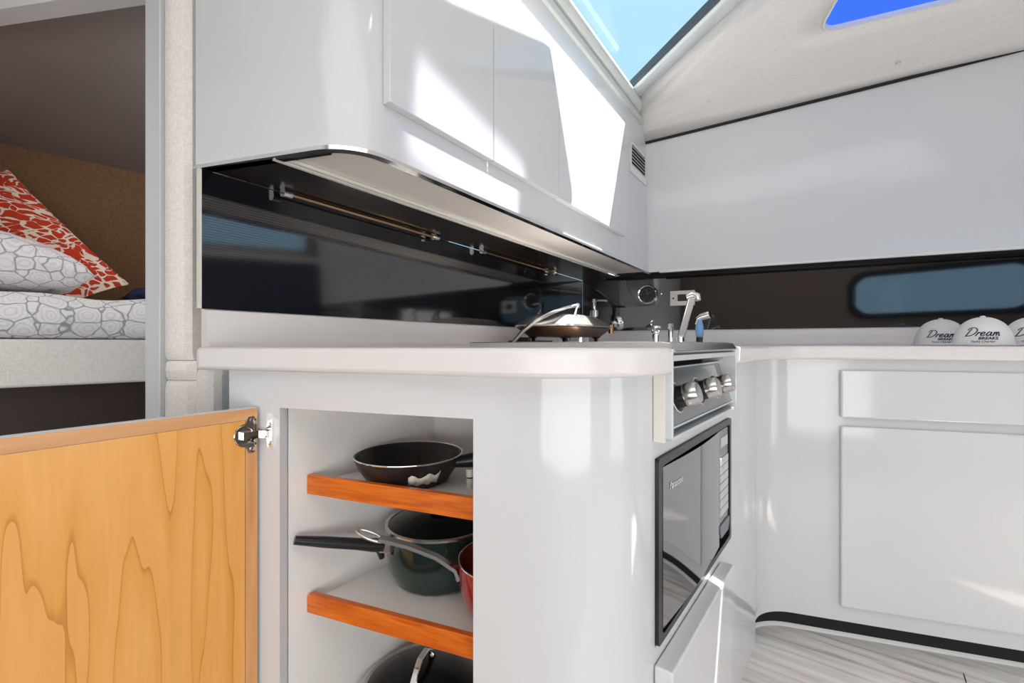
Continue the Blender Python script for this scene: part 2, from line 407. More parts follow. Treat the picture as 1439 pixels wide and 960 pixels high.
# ------------------------------------------------------------------ plan of the galley (metres, lens above the origin)
FD = Vector((0.9453, -0.3261))              # along the end face of the galley, to the right
FP0 = Vector((-0.5025, 0.8091))
UD = Vector((0.6044, 0.7967))               # along the appliance front, away
CORN = meet(FP0, FD, (0.22, 0.703), UD)
arc = fillet(CORN, FD, UD, 0.14, 14)
AF = Frame(arc[-1], UD)                     # appliance front frame: s along, p out into the room
RD = Vector((0.9468, -0.3219))              # along the right cabinet front
RP = meet((0.8737, 1.443), RD, (0.22, 0.703), UD)
rarc = fillet(RP, UD, RD, 0.12, 10)
RF = Frame(rarc[-1], RD)
TD = Vector((0.533, 0.846)); T0 = Vector((-0.614, 0.90))     # ribbed splashback line
BD = Vector((0.9008, -0.4342)); B0 = Vector((0.382, 2.488))  # plain black splashback line
TCOR = meet(T0, TD, B0, BD)
CT = 0.905                                  # worktop height

# ------------------------------------------------------------------ setting: floor, walls, ceiling
bm = BM(); box(bm, (-1.45, -1.5, -0.06), (2.7, 2.6, -0.004)); floor = struct(link_mesh('floor', bm, BLKM, smooth=False))
PF = Frame((0.62, 1.62), (0.797, -0.604))
for r in range(12):
    off = -0.55 + (r * 0.37) % 0.9
    for c in range(4):
        a0 = -0.9 + off + c * 0.9; a1 = a0 + 0.897; p0 = 0.155 * r - 0.25; p1 = p0 + 0.1535
        q = [PF(a, p) for a in (a0, a1) for p in (p0, p1)]
        if min(v.x for v in q) < -1.4 or max(v.x for v in q) > 2.7 or max(v.y for v in q) > 2.6 or min(v.y for v in q) < -1.5: continue
        bm = BM(); PF.box(bm, a0, a1, p0, p1, -0.004, 0.0); part('plank', bm, PLANK, floor, smooth=False)

bm = BM(); box(bm, (-1.4, -1.46, 0), (2.7, -1.40, 1.22)); box(bm, (-1.4, -1.46, 1.60), (2.7, -1.40, 2.15))
box(bm, (-1.4, -1.46, 1.22), (0.60, -1.40, 1.60)); box(bm, (1.84, -1.46, 1.22), (2.7, -1.40, 1.60))
struct(link_mesh('wall_back', bm, AFT, smooth=False))
AB = Frame((0.60, -1.40), (1, 0))
AB.n = Vector((0, 1))
bm = BM(); ring_plate(bm, AB, rrect(-0.05, 1.29, 1.17, 1.65, 0.16), rrect(0.0, 1.24, 1.22, 1.60, 0.15), -0.02, 0.03)
w3 = struct(link_mesh('window_3', bm, BLK))
bm = BM(); plate(bm, AB, rrect(0, 1.24, 1.22, 1.60, 0.15), -0.03, -0.02); part('pane', bm, GLASS, w3, smooth=False)
bm = BM(); box(bm, (2.62, -1.46, 0), (2.68, 1.9, 1.72)); box(bm, (2.62, -1.46, 2.0), (2.68, 1.9, 2.15))
box(bm, (2.62, -1.46, 1.72), (2.68, -0.35, 2.0)); box(bm, (2.62, 1.15, 1.72), (2.68, 1.9, 2.0))
struct(link_mesh('wall_end', bm, AFT, smooth=False))
bm = BM(); box(bm, (2.60, -1.38, 0), (2.619, 1.3, 1.60)); struct(link_mesh('trim_7', bm, mat('navy_panel', (0.02, 0.026, 0.055), 0.4), smooth=False))
bm = BM(); box(bm, (2.52, -1.38, 1.605), (2.619, 1.3, 1.645)); struct(link_mesh('trim_8', bm, WHITE, smooth=False))
bm = BM(); box(bm, (-1.44, -1.46, 0), (-1.38, 0.80, 2.15)); struct(link_mesh('wall_left', bm, GEL, smooth=False))

# upper right wall: smooth white panel leaning into the room towards its top
rn = Vector((-0.4342, -0.9008, 0)); rd = Vector((0.9008, -0.4342, 0))
UB = Vector((0.712, 2.196, 1.26)); UT = Vector((0.643, 2.184, 1.869))
def upper(a, b, off=0.0):                   # a along, b from bottom edge 0 to the seam 1
    bot = UB + rd * a; top = UT + rd * a; top.z = 1.869 + 0.062 * a
    return bot.lerp(top, b) + rn * off
bm = BM(); e = 2.25; u0 = -0.06
hexa(bm, [upper(u0, 0), upper(e, 0), upper(e, 0, -0.03), upper(u0, 0, -0.03), upper(u0, 1.03), upper(e, 1.03), upper(e, 1.03, -0.03), upper(u0, 1.03, -0.03)])
struct(link_mesh('wall_right', bm, GEL, smooth=False))
bm = BM(); tube(bm, [upper(0, 0, 0.002), upper(e, 0, 0.002)], 0.006, 8); struct(link_mesh('trim_1', bm, WHITE))
bm = BM(); tube(bm, [upper(-0.01, 1.012, 0.004), upper(e, 1.012, 0.004)], 0.009, 8); struct(link_mesh('trim_2', bm, BLKM))

# headliner between the wall seam and the roof-window bar, with the blue hatch in it
BAR0 = Vector((0.535, 2.01, 2.03)); BAR1 = Vector((0.7076, 1.507, 2.05))
bard = (BAR1 - BAR0); 
def head(a, b, dz=0.0):                     # a metres along the seam, b 0 seam .. 1 bar
    lo = upper(a, 1.0, 0.005); hi = BAR0 + bard * (a / 0.62)
    q = lo.lerp(hi, b); q.z += dz + 0.008 * math.sin(math.pi * min(max(b, 0), 1)); return q
H_A0, H_A1, H_B0, H_B1 = 0.80, 1.35, 0.50, 0.86
loop_in = [(u + 0.95 * (v - 0.5), v - 0.33 * (u - 0.8)) for u, v in rrect(H_A0, H_A1, H_B0, H_B1, 0.07, 6)]
HCX, HCY, HA = sum(q[0] for q in loop_in) / len(loop_in), sum(q[1] for q in loop_in) / len(loop_in), 2.2
def hatch_loop(k): 
    return [((p[0] - HCX) * k + HCX, (p[1] - HCY) * k + HCY) for p in loop_in]
bm = BM()
outer = []
for p in loop_in:                           # match every rim point with one on the sheet border
    dx, dy = p[0] - HCX, p[1] - HCY
    t = min(((HA - HCX) if dx > 0 else HCX + 0.05) / max(abs(dx), 1e-6), ((0.95 - HCY) if dy > 0 else HCY) / max(abs(dy), 1e-6))
    outer.append((HCX + dx * t, HCY + dy * t))
NR = 6
rings = [[(o[0] + (i[0] - o[0]) * k / NR, o[1] + (i[1] - o[1]) * k / NR) for o, i in zip(outer, loop_in)] for k in range(NR + 1)]
V = [[bm.verts.new(head(a, b)) for a, b in r] for r in rings]; n = len(loop_in)
for A, B in zip(V, V[1:]):
    for k in range(n): bm.faces.new((A[k], A[(k + 1) % n], B[(k + 1) % n], B[k]))
for k in range(n):                          # fill the four sheet corners
    p_, q_ = outer[k], outer[(k + 1) % n]
    if abs(p_[0] - q_[0]) > 1e-4 and abs(p_[1] - q_[1]) > 1e-4:
        side = lambda q: abs(q[0] + 0.05) < 1e-4 or abs(q[0] - HA) < 1e-4
        ca, cb = (p_[0], q_[1]) if side(p_) else (q_[0], p_[1])
        bm.faces.new((V[0][k], bm.verts.new(head(ca, cb)), V[0][(k + 1) % n]))
hl = link_mesh('ceiling', bm, HEAD); struct(hl)
so = hl.modifiers.new('thickness', 'SOLIDIFY'); so.thickness = 0.02; so.offset = 1.0
for a, b in ((0.33, 0.33), (0.98, 0.14)):
    bm = BM(); q = head(a, b, -0.004); lathe(bm, q, [(0, 0.004), (0.006, 0.003), (0.008, 0.0), (0.006, -0.003), (0, -0.004)], 12); part('tufting_button', bm, STEEL if a > 0.9 else LINEN, hl)
bm = BM(); A = [bm.verts.new(head(a, b, -0.004)) for a, b in hatch_loop(1.012)]; B = [bm.verts.new(head(a, b, 0.012)) for a, b in hatch_loop(1.012)]
C = [bm.verts.new(head(a, b, -0.004)) for a, b in hatch_loop(0.99)]; D = [bm.verts.new(head(a, b, 0.012)) for a, b in hatch_loop(0.99)]
for k in range(n):
    l = (k + 1) % n
    for q in ((A[k], A[l], C[l], C[k]), (B[k], D[k], D[l], B[l]), (A[k], B[k], B[l], A[l]), (C[k], C[l], D[l], D[k])): bm.faces.new(q)
w2 = struct(link_mesh('window_2', bm, WHITE))
bm = BM(); V = [bm.verts.new(head(a, b, 0.012)) for a, b in loop_in]; bm.faces.new(V); part('pane', bm, BLUEGL, w2, smooth=False)

# upper left cabinet line (also carries the roof window)
UPD = Vector((0.5543, 0.8323)); UPF = Vector((-0.2587, 0.830)); UE0 = Vector((-0.63, 0.907)); UED = Vector((0.9535, -0.301))
UCOR = meet(UE0, UED, UPF, UPD)
uarc = fillet(UCOR, UED, UPD, 0.10, 12)
CF = Frame(uarc[-1], UPD)                   # wall-cabinet front frame
CF_END = 1.655
def cs(y): return (y - CF.o.y) / CF.u.y

# roof window: bar, gasket, pane, cove trim along the cabinets
def barpt(t, dz=0, dn=0): 
    q = BAR0 + bard * t; side = Vector((bard.y, -bard.x, 0)).normalized(); return q + side * dn + Vector((0, 0, dz))
bm = BM(); pr = [(-0.036, -0.006), (-0.031, -0.024), (-0.014, -0.034), (0.010, -0.034), (0.024, -0.026), (0.028, -0.012), (0.028, 0.02), (-0.036, 0.02)]
R0 = [bm.verts.new(barpt(-0.30, b, a)) for a, b in pr]; R1 = [bm.verts.new(barpt(5.2, b, a)) for a, b in pr]
for k in range(8): bm.faces.new((R0[k], R0[(k + 1) % 8], R1[(k + 1) % 8], R1[k]))
bm.faces.new(R0); bm.faces.new(R1)
w1 = struct(link_mesh('window_1', bm, VINYL))
sg = 1 if barpt(0, 0, 1).x < BAR0.x else -1
bm = BM(); pr = [(0.029 * sg, -0.014), (0.036 * sg, -0.008), (0.036 * sg, 0.02), (0.029 * sg, 0.02)]
R0 = [bm.verts.new(barpt(-0.30, b, a)) for a, b in pr]; R1 = [bm.verts.new(barpt(5.2, b, a)) for a, b in pr]
for k in range(4): bm.faces.new((R0[k], R0[(k + 1) % 4], R1[(k + 1) % 4], R1[k]))
bm.faces.new(R0); bm.faces.new(R1); part('gasket', bm, GASK, w1, smooth=False)
c_far = CF(CF_END + 0.02, -0.01, 1.985); c_near = CF(-0.6, -0.01, 1.985)
bm = BM(); add_faces(bm, [c_near, c_far, barpt(-0.3, 0.012), barpt(5.2, 0.012)], [(0, 1, 2, 3)]); part('pane', bm, GLASS, w1, smooth=False)
# unseen roof: edge outline shaped so the sun patch falls on the cabinet doors
bm = BM()
def rp(s, p, z=2.075): return CF(s, p, z)
def bar_at(s):                              # point of the bar line at distance s along the cabinets
    f = lambda m_: (Vector(barpt(m_).xy) - CF.o).dot(CF.u)
    m_ = (s - f(0)) / (f(1) - f(0)); q = barpt(m_); return Vector((q.x, q.y, 2.075))
S0_ = 1.2014 * CF.o.y
roof = [rp(1.12 - S0_, 0.132), rp(1.305 - S0_, 0.121), rp(1.67 - S0_, 0.092), rp(1.705 - S0_, 0.091), rp(1.735 - S0_, 0.101), rp(1.93 - S0_, 0.174), rp(1.92 - S0_, 0.23), rp(1.90 - S0_, 0.60), bar_at(1.90 - S0_) + Vector((0.04, 0, 0)), Vector((1.75, -1.46, 2.075)), Vector((-1.44, -1.46, 2.075)), Vector((-1.44, 1.03, 2.075)), Vector((-0.60, 0.93, 2.075)), rp(-0.08, -0.012), rp(1.12 - S0_, 0.0)]
prism(bm, [(p.x, p.y) for p in roof], 2.075, 2.115)
box(bm, (0.9, -1.46, 2.078), (2.7, 0.75, 2.11))
struct(link_mesh('unseen_roof', bm, HEAD, smooth=False))
bm = BM()
path = [CF(s, 0.0).xy for s in (-0.9, CF_END + 0.015)]
prof = [(-0.03, 1.93), (0.012, 1.93), (0.014, 1.935), (0.014, 1.952), (0.006, 1.956), (0.006, 1.964), (0.018, 1.966), (0.030, 1.972), (0.036, 1.984), (0.034, 1.998), (0.022, 2.006), (-0.03, 2.006)]
sweep(bm, path, prof); struct(link_mesh('trim_4', bm, VINYL, ang=50))

# ------------------------------------------------------------------ berth behind the doorway
BKD = Vector((0.689, 0.725)); BK0 = Vector((-0.955, 1.20))
BF = Frame(BK0, BKD)                        # s along the berth front, p towards the galley
bm = BM(); BF.box(bm, -0.6, 0.9, -0.76, -0.70, 0.0, 2.3); struct(link_mesh('wall_berth', bm, TAUPE, smooth=False))
bm = BM(); hexa(bm, [BF(-0.6, -0.70, 1.562), BF(0.9, -0.70, 1.562), BF(0.9, 0.36, 1.785), BF(-0.6, 0.36, 1.785),
                     BF(-0.6, -0.70, 1.60), BF(0.9, -0.70, 1.60), BF(0.9, 0.36, 1.82), BF(-0.6, 0.36, 1.82)])
bc = struct(link_mesh('ceiling_berth', bm, TAUPE2, smooth=False))
bm = BM(); hexa(bm, [BF(0.42, -0.69, 1.5615), BF(0.428, -0.69, 1.5615), BF(0.25, 0.4, 1.7865), BF(0.242, 0.4, 1.7865),
                     BF(0.42, -0.69, 1.566), BF(0.428, -0.69, 1.566), BF(0.25, 0.4, 1.791), BF(0.242, 0.4, 1.791)])
part('ceiling_seam', bm, DARKV, bc, smooth=False)
bm = BM(); BF.box(bm, 0.75, 0.79, -0.70, 0.26, 0, 2.2); struct(link_mesh('wall_berth_end', bm, TAUPE, smooth=False))
bm = BM(); BF.box(bm, -0.60, -0.56, -0.70, 0.08, 0, 2.2); struct(link_mesh('wall_berth_near', bm, TAUPE, smooth=False))
# doorway: metal jamb, padded bulkhead, header
DWD = Vector((0.97, -0.165))
JF = Frame((-0.742, 0.935), (0.97, -0.165))
bm = BM(); JF.box(bm, 0.0, 0.036, -0.03, 0.012, 0, 2.3); JF.box(bm, 0.0365, 0.0405, -0.03, 0.017, 0, 2.3)
struct(link_mesh('door_1', bm, SATIN, smooth=False, bevel=0.0015))
bm = BM(); JF.box(bm, -0.7, 0.0, -0.03, 0.012, 1.635, 1.672); JF.box(bm, -0.7, 0.0, -0.03, 0.0, 1.672, 2.3); struct(link_mesh('trim_5', bm, WHITE, smooth=False))
bm = BM()
def padprof(w): return [(0.0, -0.03), (0.0, 0.006), (w * 0.15, 0.015), (w * 0.5, 0.019), (w * 0.85, 0.015), (w, 0.004), (w, -0.03)]
def pad(bm, s0, w, z0, z1):
    pr = padprof(w); zs = [z0, z0 + 0.006, z0 + 0.02, z1 - 0.02, z1 - 0.006, z1]; pin = [-0.006, -0.002, 0, 0, -0.002, -0.006]
    V = [[bm.verts.new(JF(s0 + a, b + q * (b > 0), z)) for a, b in pr] for z, q in zip(zs, pin)]
    for A, B in zip(V, V[1:]):
        for k in range(len(pr) - 1): bm.faces.new((A[k], A[k + 1], B[k + 1], B[k]))
    bm.faces.new(V[0][::-1]); bm.faces.new(V[-1])
bulk = None
for s0, w, z0, z1, nm in ((0.041, 0.062, 0.878, 2.2, 'upper'), (0.041, 0.072, 0.838, 0.877, 'band'), (0.041, 0.072, 0.0, 0.837, 'lower'), (0.115, 0.055, 0.0, 0.862, 'side')):
    bm = BM(); pad(bm, s0, w, z0, z1)
    if bulk is None: bulk = struct(link_mesh('wall_bulkhead', bm, LINEN))
    else: part('fabric_pad', bm, LINEN, bulk)
bm = BM(); JF.box(bm, 0.041, 0.127, -0.06, -0.031, 0, 2.2); part('backing_board', bm, LINEN, bulk, smooth=False)

bed = empty('berth_bed', (BK0.x, BK0.y, 0.0), 'built-in berth bed with linen front and white grey patterned mattress', 'bed')
bm = BM(); BF.box(bm, -0.555, 0.745, -0.69, 0.0, 0.812, 0.922); part('front_board', bm, LINEN, bed, bevel=0.006)
bm = BM(); BF.box(bm, -0.555, 0.745, -0.69, -0.05, 0.0, 0.811); part('plinth', bm, DARKV, bed, smooth=False)
bm = BM()
NS = 40; prof = [(-0.68, 0.924), (-0.02, 0.924), (0.002, 0.934), (0.012, 0.955), (0.012, 0.985), (0.0, 1.012), (-0.03, 1.028), (-0.09, 1.033), (-0.30, 1.030), (-0.68, 1.02)]
V = []
for i in range(NS + 1):
    s = -0.55 + 1.29 * i / NS; wv = 0.004 * math.sin(s * 17) + 0.003 * math.sin(s * 31 + 1)
    V.append([bm.verts.new(BF(s, p + (wv if p > -0.05 and z > 0.93 else 0), z + (wv if z > 1.0 else 0))) for p, z in prof])
for A, B in zip(V, V[1:]):
    for k in range(len(prof)): bm.faces.new((A[k], A[(k + 1) % len(prof)], B[(k + 1) % len(prof)], B[k]))
bm.faces.new(V[0]); bm.faces.new(V[-1][::-1]); part('mattress', bm, BEDPRINT, bed, ang=60)

def pillow(bm, c, ax, ay, w, h, t, n=22, pw=0.55):
    c = Vector(c); ax = Vector(ax).normalized(); az = ax.cross(Vector(ay)).normalized(); ay = az.cross(ax)
    for sgn in (1, -1):
        G = []
        for i in range(n + 1):
            row = []
            for j in range(n + 1):
                u = -1 + 2 * i / n; v = -1 + 2 * j / n
                pin = 1 - 0.06 * (1 - abs(v) ** 2) * (abs(u) ** 3); pin2 = 1 - 0.06 * (1 - abs(u) ** 2) * (abs(v) ** 3)
                th = t / 2 * ((1 - u ** 2) * (1 - v ** 2)) ** pw * sgn
                row.append(bm.verts.new(c + ax * (u * w / 2 * pin) + ay * (v * h / 2 * pin2) + az * th))
            G.append(row)
        for i in range(n):
            for j in range(n): bm.faces.new((G[i][j], G[i + 1][j], G[i + 1][j + 1], G[i][j + 1]))
def px(x, y, d): return Vector(((x - 719.5) / 640 * d, d, CZ + (484 - y) / 640 * d))
A = px(26, 284, 1.44); Bq = px(184, 433, 1.48)
e1 = Bq - A; wv = Vector((-0.20, -0.12, 0.07))
cc = (A + Bq) / 2 + wv / 2 
bm = BM(); pillow(bm, cc, e1, wv, e1.length * 1.10, wv.length * 1.0, 0.11)
tag(link_mesh('throw_pillow', bm, CORAL, origin=(cc.x, cc.y, cc.z - 0.15), ang=80), 'red throw pillow with white coral print leaning on the berth', 'pillow')
c2 = BF(-0.32, -0.20, 1.036 + 0.090)
bm = BM(); pillow(bm, c2, (0.66, 0.75, -0.20), (-0.7, 0.69, 0.0), 0.44, 0.34, 0.15, 22, 0.42)
tag(link_mesh('bed_pillow', bm, BEDPRINT, origin=(c2.x, c2.y, c2.z - 0.06), ang=80), 'white bed pillow with grey line print lying on the mattress', 'pillow')
c3 = BF(0.13, -0.52, 1.076)
bm = BM(); pillow(bm, c3, (0.69, 0.725, 0), (-0.725, 0.69, 0), 0.26, 0.22, 0.085, 12)
tag(link_mesh('navy_cushion', bm, NAVY, origin=(c3.x, c3.y, c3.z - 0.03), ang=80), 'navy blue cushion corner lying at the back of the mattress', 'cushion')

# ------------------------------------------------------------------ left base cabinet with the open door
end_s = (meet(FP0, FD, arc[0], (1, 0.001)) - FP0).length
LBC = empty('corner_base_cabinet', (-0.05, 0.80, 0.0), 'white rounded corner base cabinet with open maple door and wooden shelf lips', 'cabinet')
pathA = [FP0] + arc + [AF(0.912, 0).xy]
o0 = (Vector((-0.3936, 0)).x - FP0.x) / FD.x; o1 = (-0.0558 - FP0.x) / FD.x
sa = (arc[0] - FP0).length + sum((b - a).length for a, b in zip(arc, arc[1:]))   # s of the AF origin along the path
MW0, MW1, MZ0, MZ1 = 0.042, 0.549, 0.441, 0.733
ST0, ST1, STZ = 0.0393, 0.4946, 0.765
pathA = with_breaks(pathA, [o0, o1, sa + MW0, sa + MW1, sa + ST0, sa + ST1])
OZ0, OZ1 = 0.15, 0.8025
def holeA(s, z):
    if o0 < s < o1 and OZ0 < z < OZ1: return True
    t = s - sa
    if MW0 < t < MW1 and MZ0 < z < MZ1: return True
    if ST0 < t < ST1 and z > STZ: return True
    return False
bm = BM(); shell(bm, pathA, [0.0, OZ0, MZ0, MZ1, STZ, OZ1, 0.864], holeA, 0.016)
part('face_panel', bm, GEL, LBC, ang=25)
IW = Frame((-0.388, 0.790), (0.579, 0.815))           # interior left wall, going back
iw_end = 0.352
IB = Frame(IW(iw_end, 0).xy, (0.9453, -0.3261))
bm = BM(); IW.box(bm, 0.0, iw_end, -0.012, 0.0, OZ0 - 0.02, 0.804); part('interior_panel', bm, INSIDE, LBC, smooth=False)
bm = BM(); IB.box(bm, -0.012, 0.318, -0.012, 0.0, OZ0 - 0.02, 0.804); part('interior_panel', bm, INSIDE, LBC, smooth=False)
bm = BM(); Fo = Frame(FP0, FD); box(bm, (0.108, 0.642, OZ0 - 0.02), (0.118, 0.972, 0.804)); part('interior_panel', bm, INSIDE, LBC, smooth=False)
bm = BM()
q0, q1, q2, q3 = IW(0.01, 0).xy, IW(iw_end, 0).xy, Vector((0.108, 0.974)), Vector((0.108, 0.645))
prism(bm, [q0, q1, q2, q3], OZ0 - 0.02, OZ0); part('interior_panel', bm, INSIDE, LBC, smooth=False)
bm = BM(); prism(bm, [q0, q1, q2, q3], 0.8045, 0.812); part('interior_panel', bm, INSIDE, LBC, smooth=False)
LD = Vector((0.9285, -0.3714)); LP = IW(0.038, 0).xy
LF = Frame(LP, LD)
lip_len = 0.44
for ztop in (0.6764, 0.4645):
    bm = BM(); pts = [LF(0, -0.006).xy, IW(iw_end - 0.002, 0).xy, Vector((0.107, 0.973)), LF(lip_len, -0.006).xy]
    prism(bm, pts, ztop - 0.034, ztop - 0.0185); sh = part('shelf', bm, INSIDE, LBC, smooth=False)
    bm = BM()
    if ztop > 0.6: LF.box(bm, 0.001, lip_len, -0.006, 0.006, ztop - 0.0345, ztop)
    else: plate(bm, LF, [(0.001, ztop - 0.0345), (lip_len, ztop - 0.0345), (lip_len, ztop), (0.008, ztop), (0.003, ztop - 0.002), (0.001, ztop - 0.007)], -0.006, 0.006)
    lab(part('shelf_lip', bm, CHERRY, sh, smooth=False, bevel=0.0015), 'cherry wood shelf lip')
# door, opened square towards the room
DF = Frame((-0.4365, 0.781), (-0.511, -0.859))
DL, DZ0, DZ1 = 0.40, 0.135, 0.8025
bm = BM(); DF.box(bm, 0.0, DL, 0.0, 0.018, DZ0, DZ1); dr = part('door', bm, GELD, LBC, smooth=False, bevel=0.002)
bm = BM(); DF.box(bm, 0.0225, DL - 0.0225, -0.0022, -0.0001, DZ0 + 0.02, DZ1 - 0.020); lab(part('veneer_panel', bm, MAPLE, dr, smooth=False), 'orange maple veneer inside face')
for a0, a1, z0, z1, m_ in ((0.0015, DL - 0.0015, DZ1 - 0.0190, DZ1 - 0.001, EDGEW), (0.0015, DL - 0.0015, DZ0 + 0.001, DZ0 + 0.019, EDGEW), (0.0015, 0.0215, DZ0 + 0.0195, DZ1 - 0.0195, EDGEV), (DL - 0.0215, DL - 0.0015, DZ0 + 0.0195, DZ1 - 0.0195, EDGEV)):
    bm = BM(); DF.box(bm, a0, a1, -0.0026, -0.0001, z0, z1); part('edge_strip', bm, m_, dr, smooth=False)
HZ = 0.758
def hinge(hz):
    bm = BM(); c = DF(0.030, -0.0027, hz); inn = Vector((-DF.n.x, -DF.n.y, 0))
    pts = []
    for k in range(25):
        a = math.radians(60 + 240 * k / 24); pts.append((0.024 - 0.0 + 0.0175 * -math.cos(a) , hz + 0.0175 * math.sin(a)))
    ear = [(0.006, hz + 0.016), (0.009, hz + 0.030), (0.016, hz + 0.031), (0.022, hz + 0.022)]
    poly = [(0.004, hz + 0.014), (0.005, hz + 0.028), (0.010, hz + 0.031), (0.018, hz + 0.030), (0.022, hz + 0.020), (0.030, hz + 0.018), (0.038, hz + 0.012), (0.042, hz), (0.038, hz - 0.012), (0.030, hz - 0.018), (0.022, hz - 0.020), (0.018, hz - 0.030), (0.010, hz - 0.031), (0.005, hz - 0.028), (0.004, hz - 0.014)]
    plate(bm, DF, poly, -0.0045, -0.0026)
    lathe(bm, DF(0.024, -0.0045, hz), [(0.017, 0), (0.017, 0.002), (0.014, 0.002), (0.013, -0.001), (0, -0.001)], 20, inn)
    for dz in (-0.024, 0.024): lathe(bm, DF(0.012, -0.0045, hz + dz), [(0.0035, 0), (0.0035, 0.0015), (0, 0.002)], 10, inn)
    DF.box(bm, -0.010, 0.030, -0.012, -0.0030, hz - 0.006, hz + 0.006)
    # mounting plate on the face of the stile
    sF = (DF(0, 0).xy - FP0).dot(FD) + 0.006
    st = sF + 0.012
    plate(bm, Fo, [(st, hz - 0.006), (st + 0.004, hz - 0.022), (st + 0.012, hz - 0.024), (st + 0.013, hz + 0.024), (st + 0.004, hz + 0.022), (st, hz + 0.006)], 0.0003, 0.004)
    Fo.box(bm, st - 0.010, st + 0.010, 0.004, 0.012, hz - 0.006, hz + 0.006)
    for dz in (-0.016, 0.016): lathe(bm, Fo(st + 0.008, 0.004, hz + dz), [(0.0035, 0), (0.003, 0.002), (0, 0.0025)], 10, (Fo.n.x, Fo.n.y, 0))
    lab(part('hinge', bm, CHROME, dr), 'chrome cup hinge')
hinge(HZ); hinge(0.20)
# lower drawer front under the microwave
bm = BM()
pts = [(0.036, 0.03), (0.36, 0.03), (0.415, 0.20), (0.462, 0.330), (0.462, 0.417), (0.036, 0.417)]
pts = [(0.036, 0.03), (0.425, 0.03), (0.452, 0.24), (0.462, 0.34), (0.462, 0.417), (0.036, 0.417)]
plate(bm, AF, pts, 0.001, 0.030); part('drawer_front', bm, GELD, LBC, smooth=False, bevel=0.003)

# ------------------------------------------------------------------ microwave
mw = empty('microwave', AF(0.295, -0.15, MZ0), 'built-in black microwave with smoked mirror door below the cooker panel', 'microwave')
bm = BM(); AF.box(bm, MW0 + 0.006, MW1 - 0.006, -0.10, -0.012, MZ0 + 0.004, MZ1 - 0.004); part('body', bm, BLKM, mw, smooth=False)
bm = BM(); ring_plate(bm, AF, rrect(MW0 + 0.001, MW1 - 0.001, MZ0 + 0.001, MZ1 - 0.001, 0.006, 4), rrect(MW0 + 0.017, MW1 - 0.016, MZ0 + 0.012, MZ1 - 0.014, 0.012, 4), -0.010, 0.006); part('surround', bm, BLK, mw)
bm = BM(); NB = 10                           # slightly bowed door
V0 = []
d0, d1 = MW0 + 0.026, MW0 + 0.395; z0, z1 = MZ0 + 0.018, MZ1 - 0.018
Va = []
for i in range(NB + 1):
    s = d0 + (d1 - d0) * i / NB; b = 0.004 + 0.006 * math.sin(math.pi * i / NB)
    Va.append([bm.verts.new(AF(s, -0.008, z0)), bm.verts.new(AF(s, b, z0)), bm.verts.new(AF(s, b, z1)), bm.verts.new(AF(s, -0.008, z1))])
for P, Q in zip(Va, Va[1:]):
    for k in range(4): bm.faces.new((P[k], Q[k], Q[(k + 1) % 4], P[(k + 1) % 4]))
bm.faces.new(Va[0]); bm.faces.new(Va[-1][::-1]); md = part('door', bm, MIRROR, mw, ang=30)
vs, fs = text_tris('Panasonic', 0.017, 0, 'LEFT', 0.0004)
bm = BM(); sc = 0.9; lx = d0 + 0.028
def dbow(s): return 0.004 + 0.006 * math.sin(math.pi * min(max((s - d0) / (d1 - d0), 0), 1))
add_faces(bm, [AF(lx + v[0] * sc, dbow(lx + v[0] * sc) + 0.0006, z1 - 0.042 + v[1]) for v in vs], fs); part('lettering', bm, LETTER, md, smooth=False)
k0, k1 = MW0 + 0.399, MW1 - 0.020
bm = BM(); AF.box(bm, k0, k1, -0.008, 0.003, MZ0 + 0.062, MZ1 - 0.018); cp = part('control_panel', bm, GREYPL, mw, smooth=False, bevel=0.002)
bm = BM(); AF.box(bm, k0 + 0.014, k1 - 0.01, 0.003, 0.0038, MZ1 - 0.058, MZ1 - 0.036); part('display', bm, BTN, cp, smooth=False)
for r in range(7):
    zc = MZ1 - 0.082 - r * 0.019
    for c in range(2):
        w = (k1 - k0 - 0.014) / 2; a = k0 + 0.006 + c * (w + 0.002)
        bm = BM(); AF.box(bm, a, a + w, 0.003, 0.0045, zc - 0.0165, zc); part('key', bm, BTN, cp, smooth=False)
bm = BM(); plate(bm, AF, [(k0 + 0.012, MZ0 + 0.030), (k1 - 0.010, MZ0 + 0.030), (k1, MZ0 + 0.045), (k1, MZ0 + 0.061), (k0 + 0.001, MZ0 + 0.061), (k0 + 0.001, MZ0 + 0.045)], -0.008, 0.006); part('door_button', bm, BTN2, mw, smooth=False, bevel=0.002)

# ------------------------------------------------------------------ cooker let into the worktop
st = empty('cooker', AF(0.267, -0.15, STZ), 'steel cooker with sloping knob panel let into the worktop front', 'cooker')
bm = BM(); AF.box(bm, ST0 + 0.008, ST1 - 0.008, -0.09, -0.045, STZ + 0.006, 0.895); AF.box(bm, ST0 + 0.008, ST1 - 0.008, -0.39, -0.09, 0.820, 0.895); part('body', bm, BLKM, st, smooth=False)
for a in (ST0 + 0.0005, ST1 - 0.0065):
    bm = BM(); AF.box(bm, a, a + 0.006, -0.08, 0.028, STZ + 0.0012, 0.903); part('side_flange', bm, SATIN, st, smooth=False, bevel=0.001)
bm = BM(); AF.box(bm, ST0 - 0.006, ST0, 0.001, 0.018, STZ - 0.004, 0.864); lab(part('side_trim', bm, WARMW, st, smooth=False), 'beige side trim strip')
bm = BM(); plate(bm, Frame(AF(ST0 + 0.007, 0).xy, (AF.n.x, AF.n.y)), [(-0.39, 0.896), (0.012, 0.896), (0.020, 0.8935), (0.030, 0.899), (0.022, 0.9125), (0.010, 0.9145), (-0.39, 0.9145)], 0.0, -(ST1 - ST0 - 0.014))
part('top_cover', bm, STEEL, st, smooth=False, bevel=0.0015)
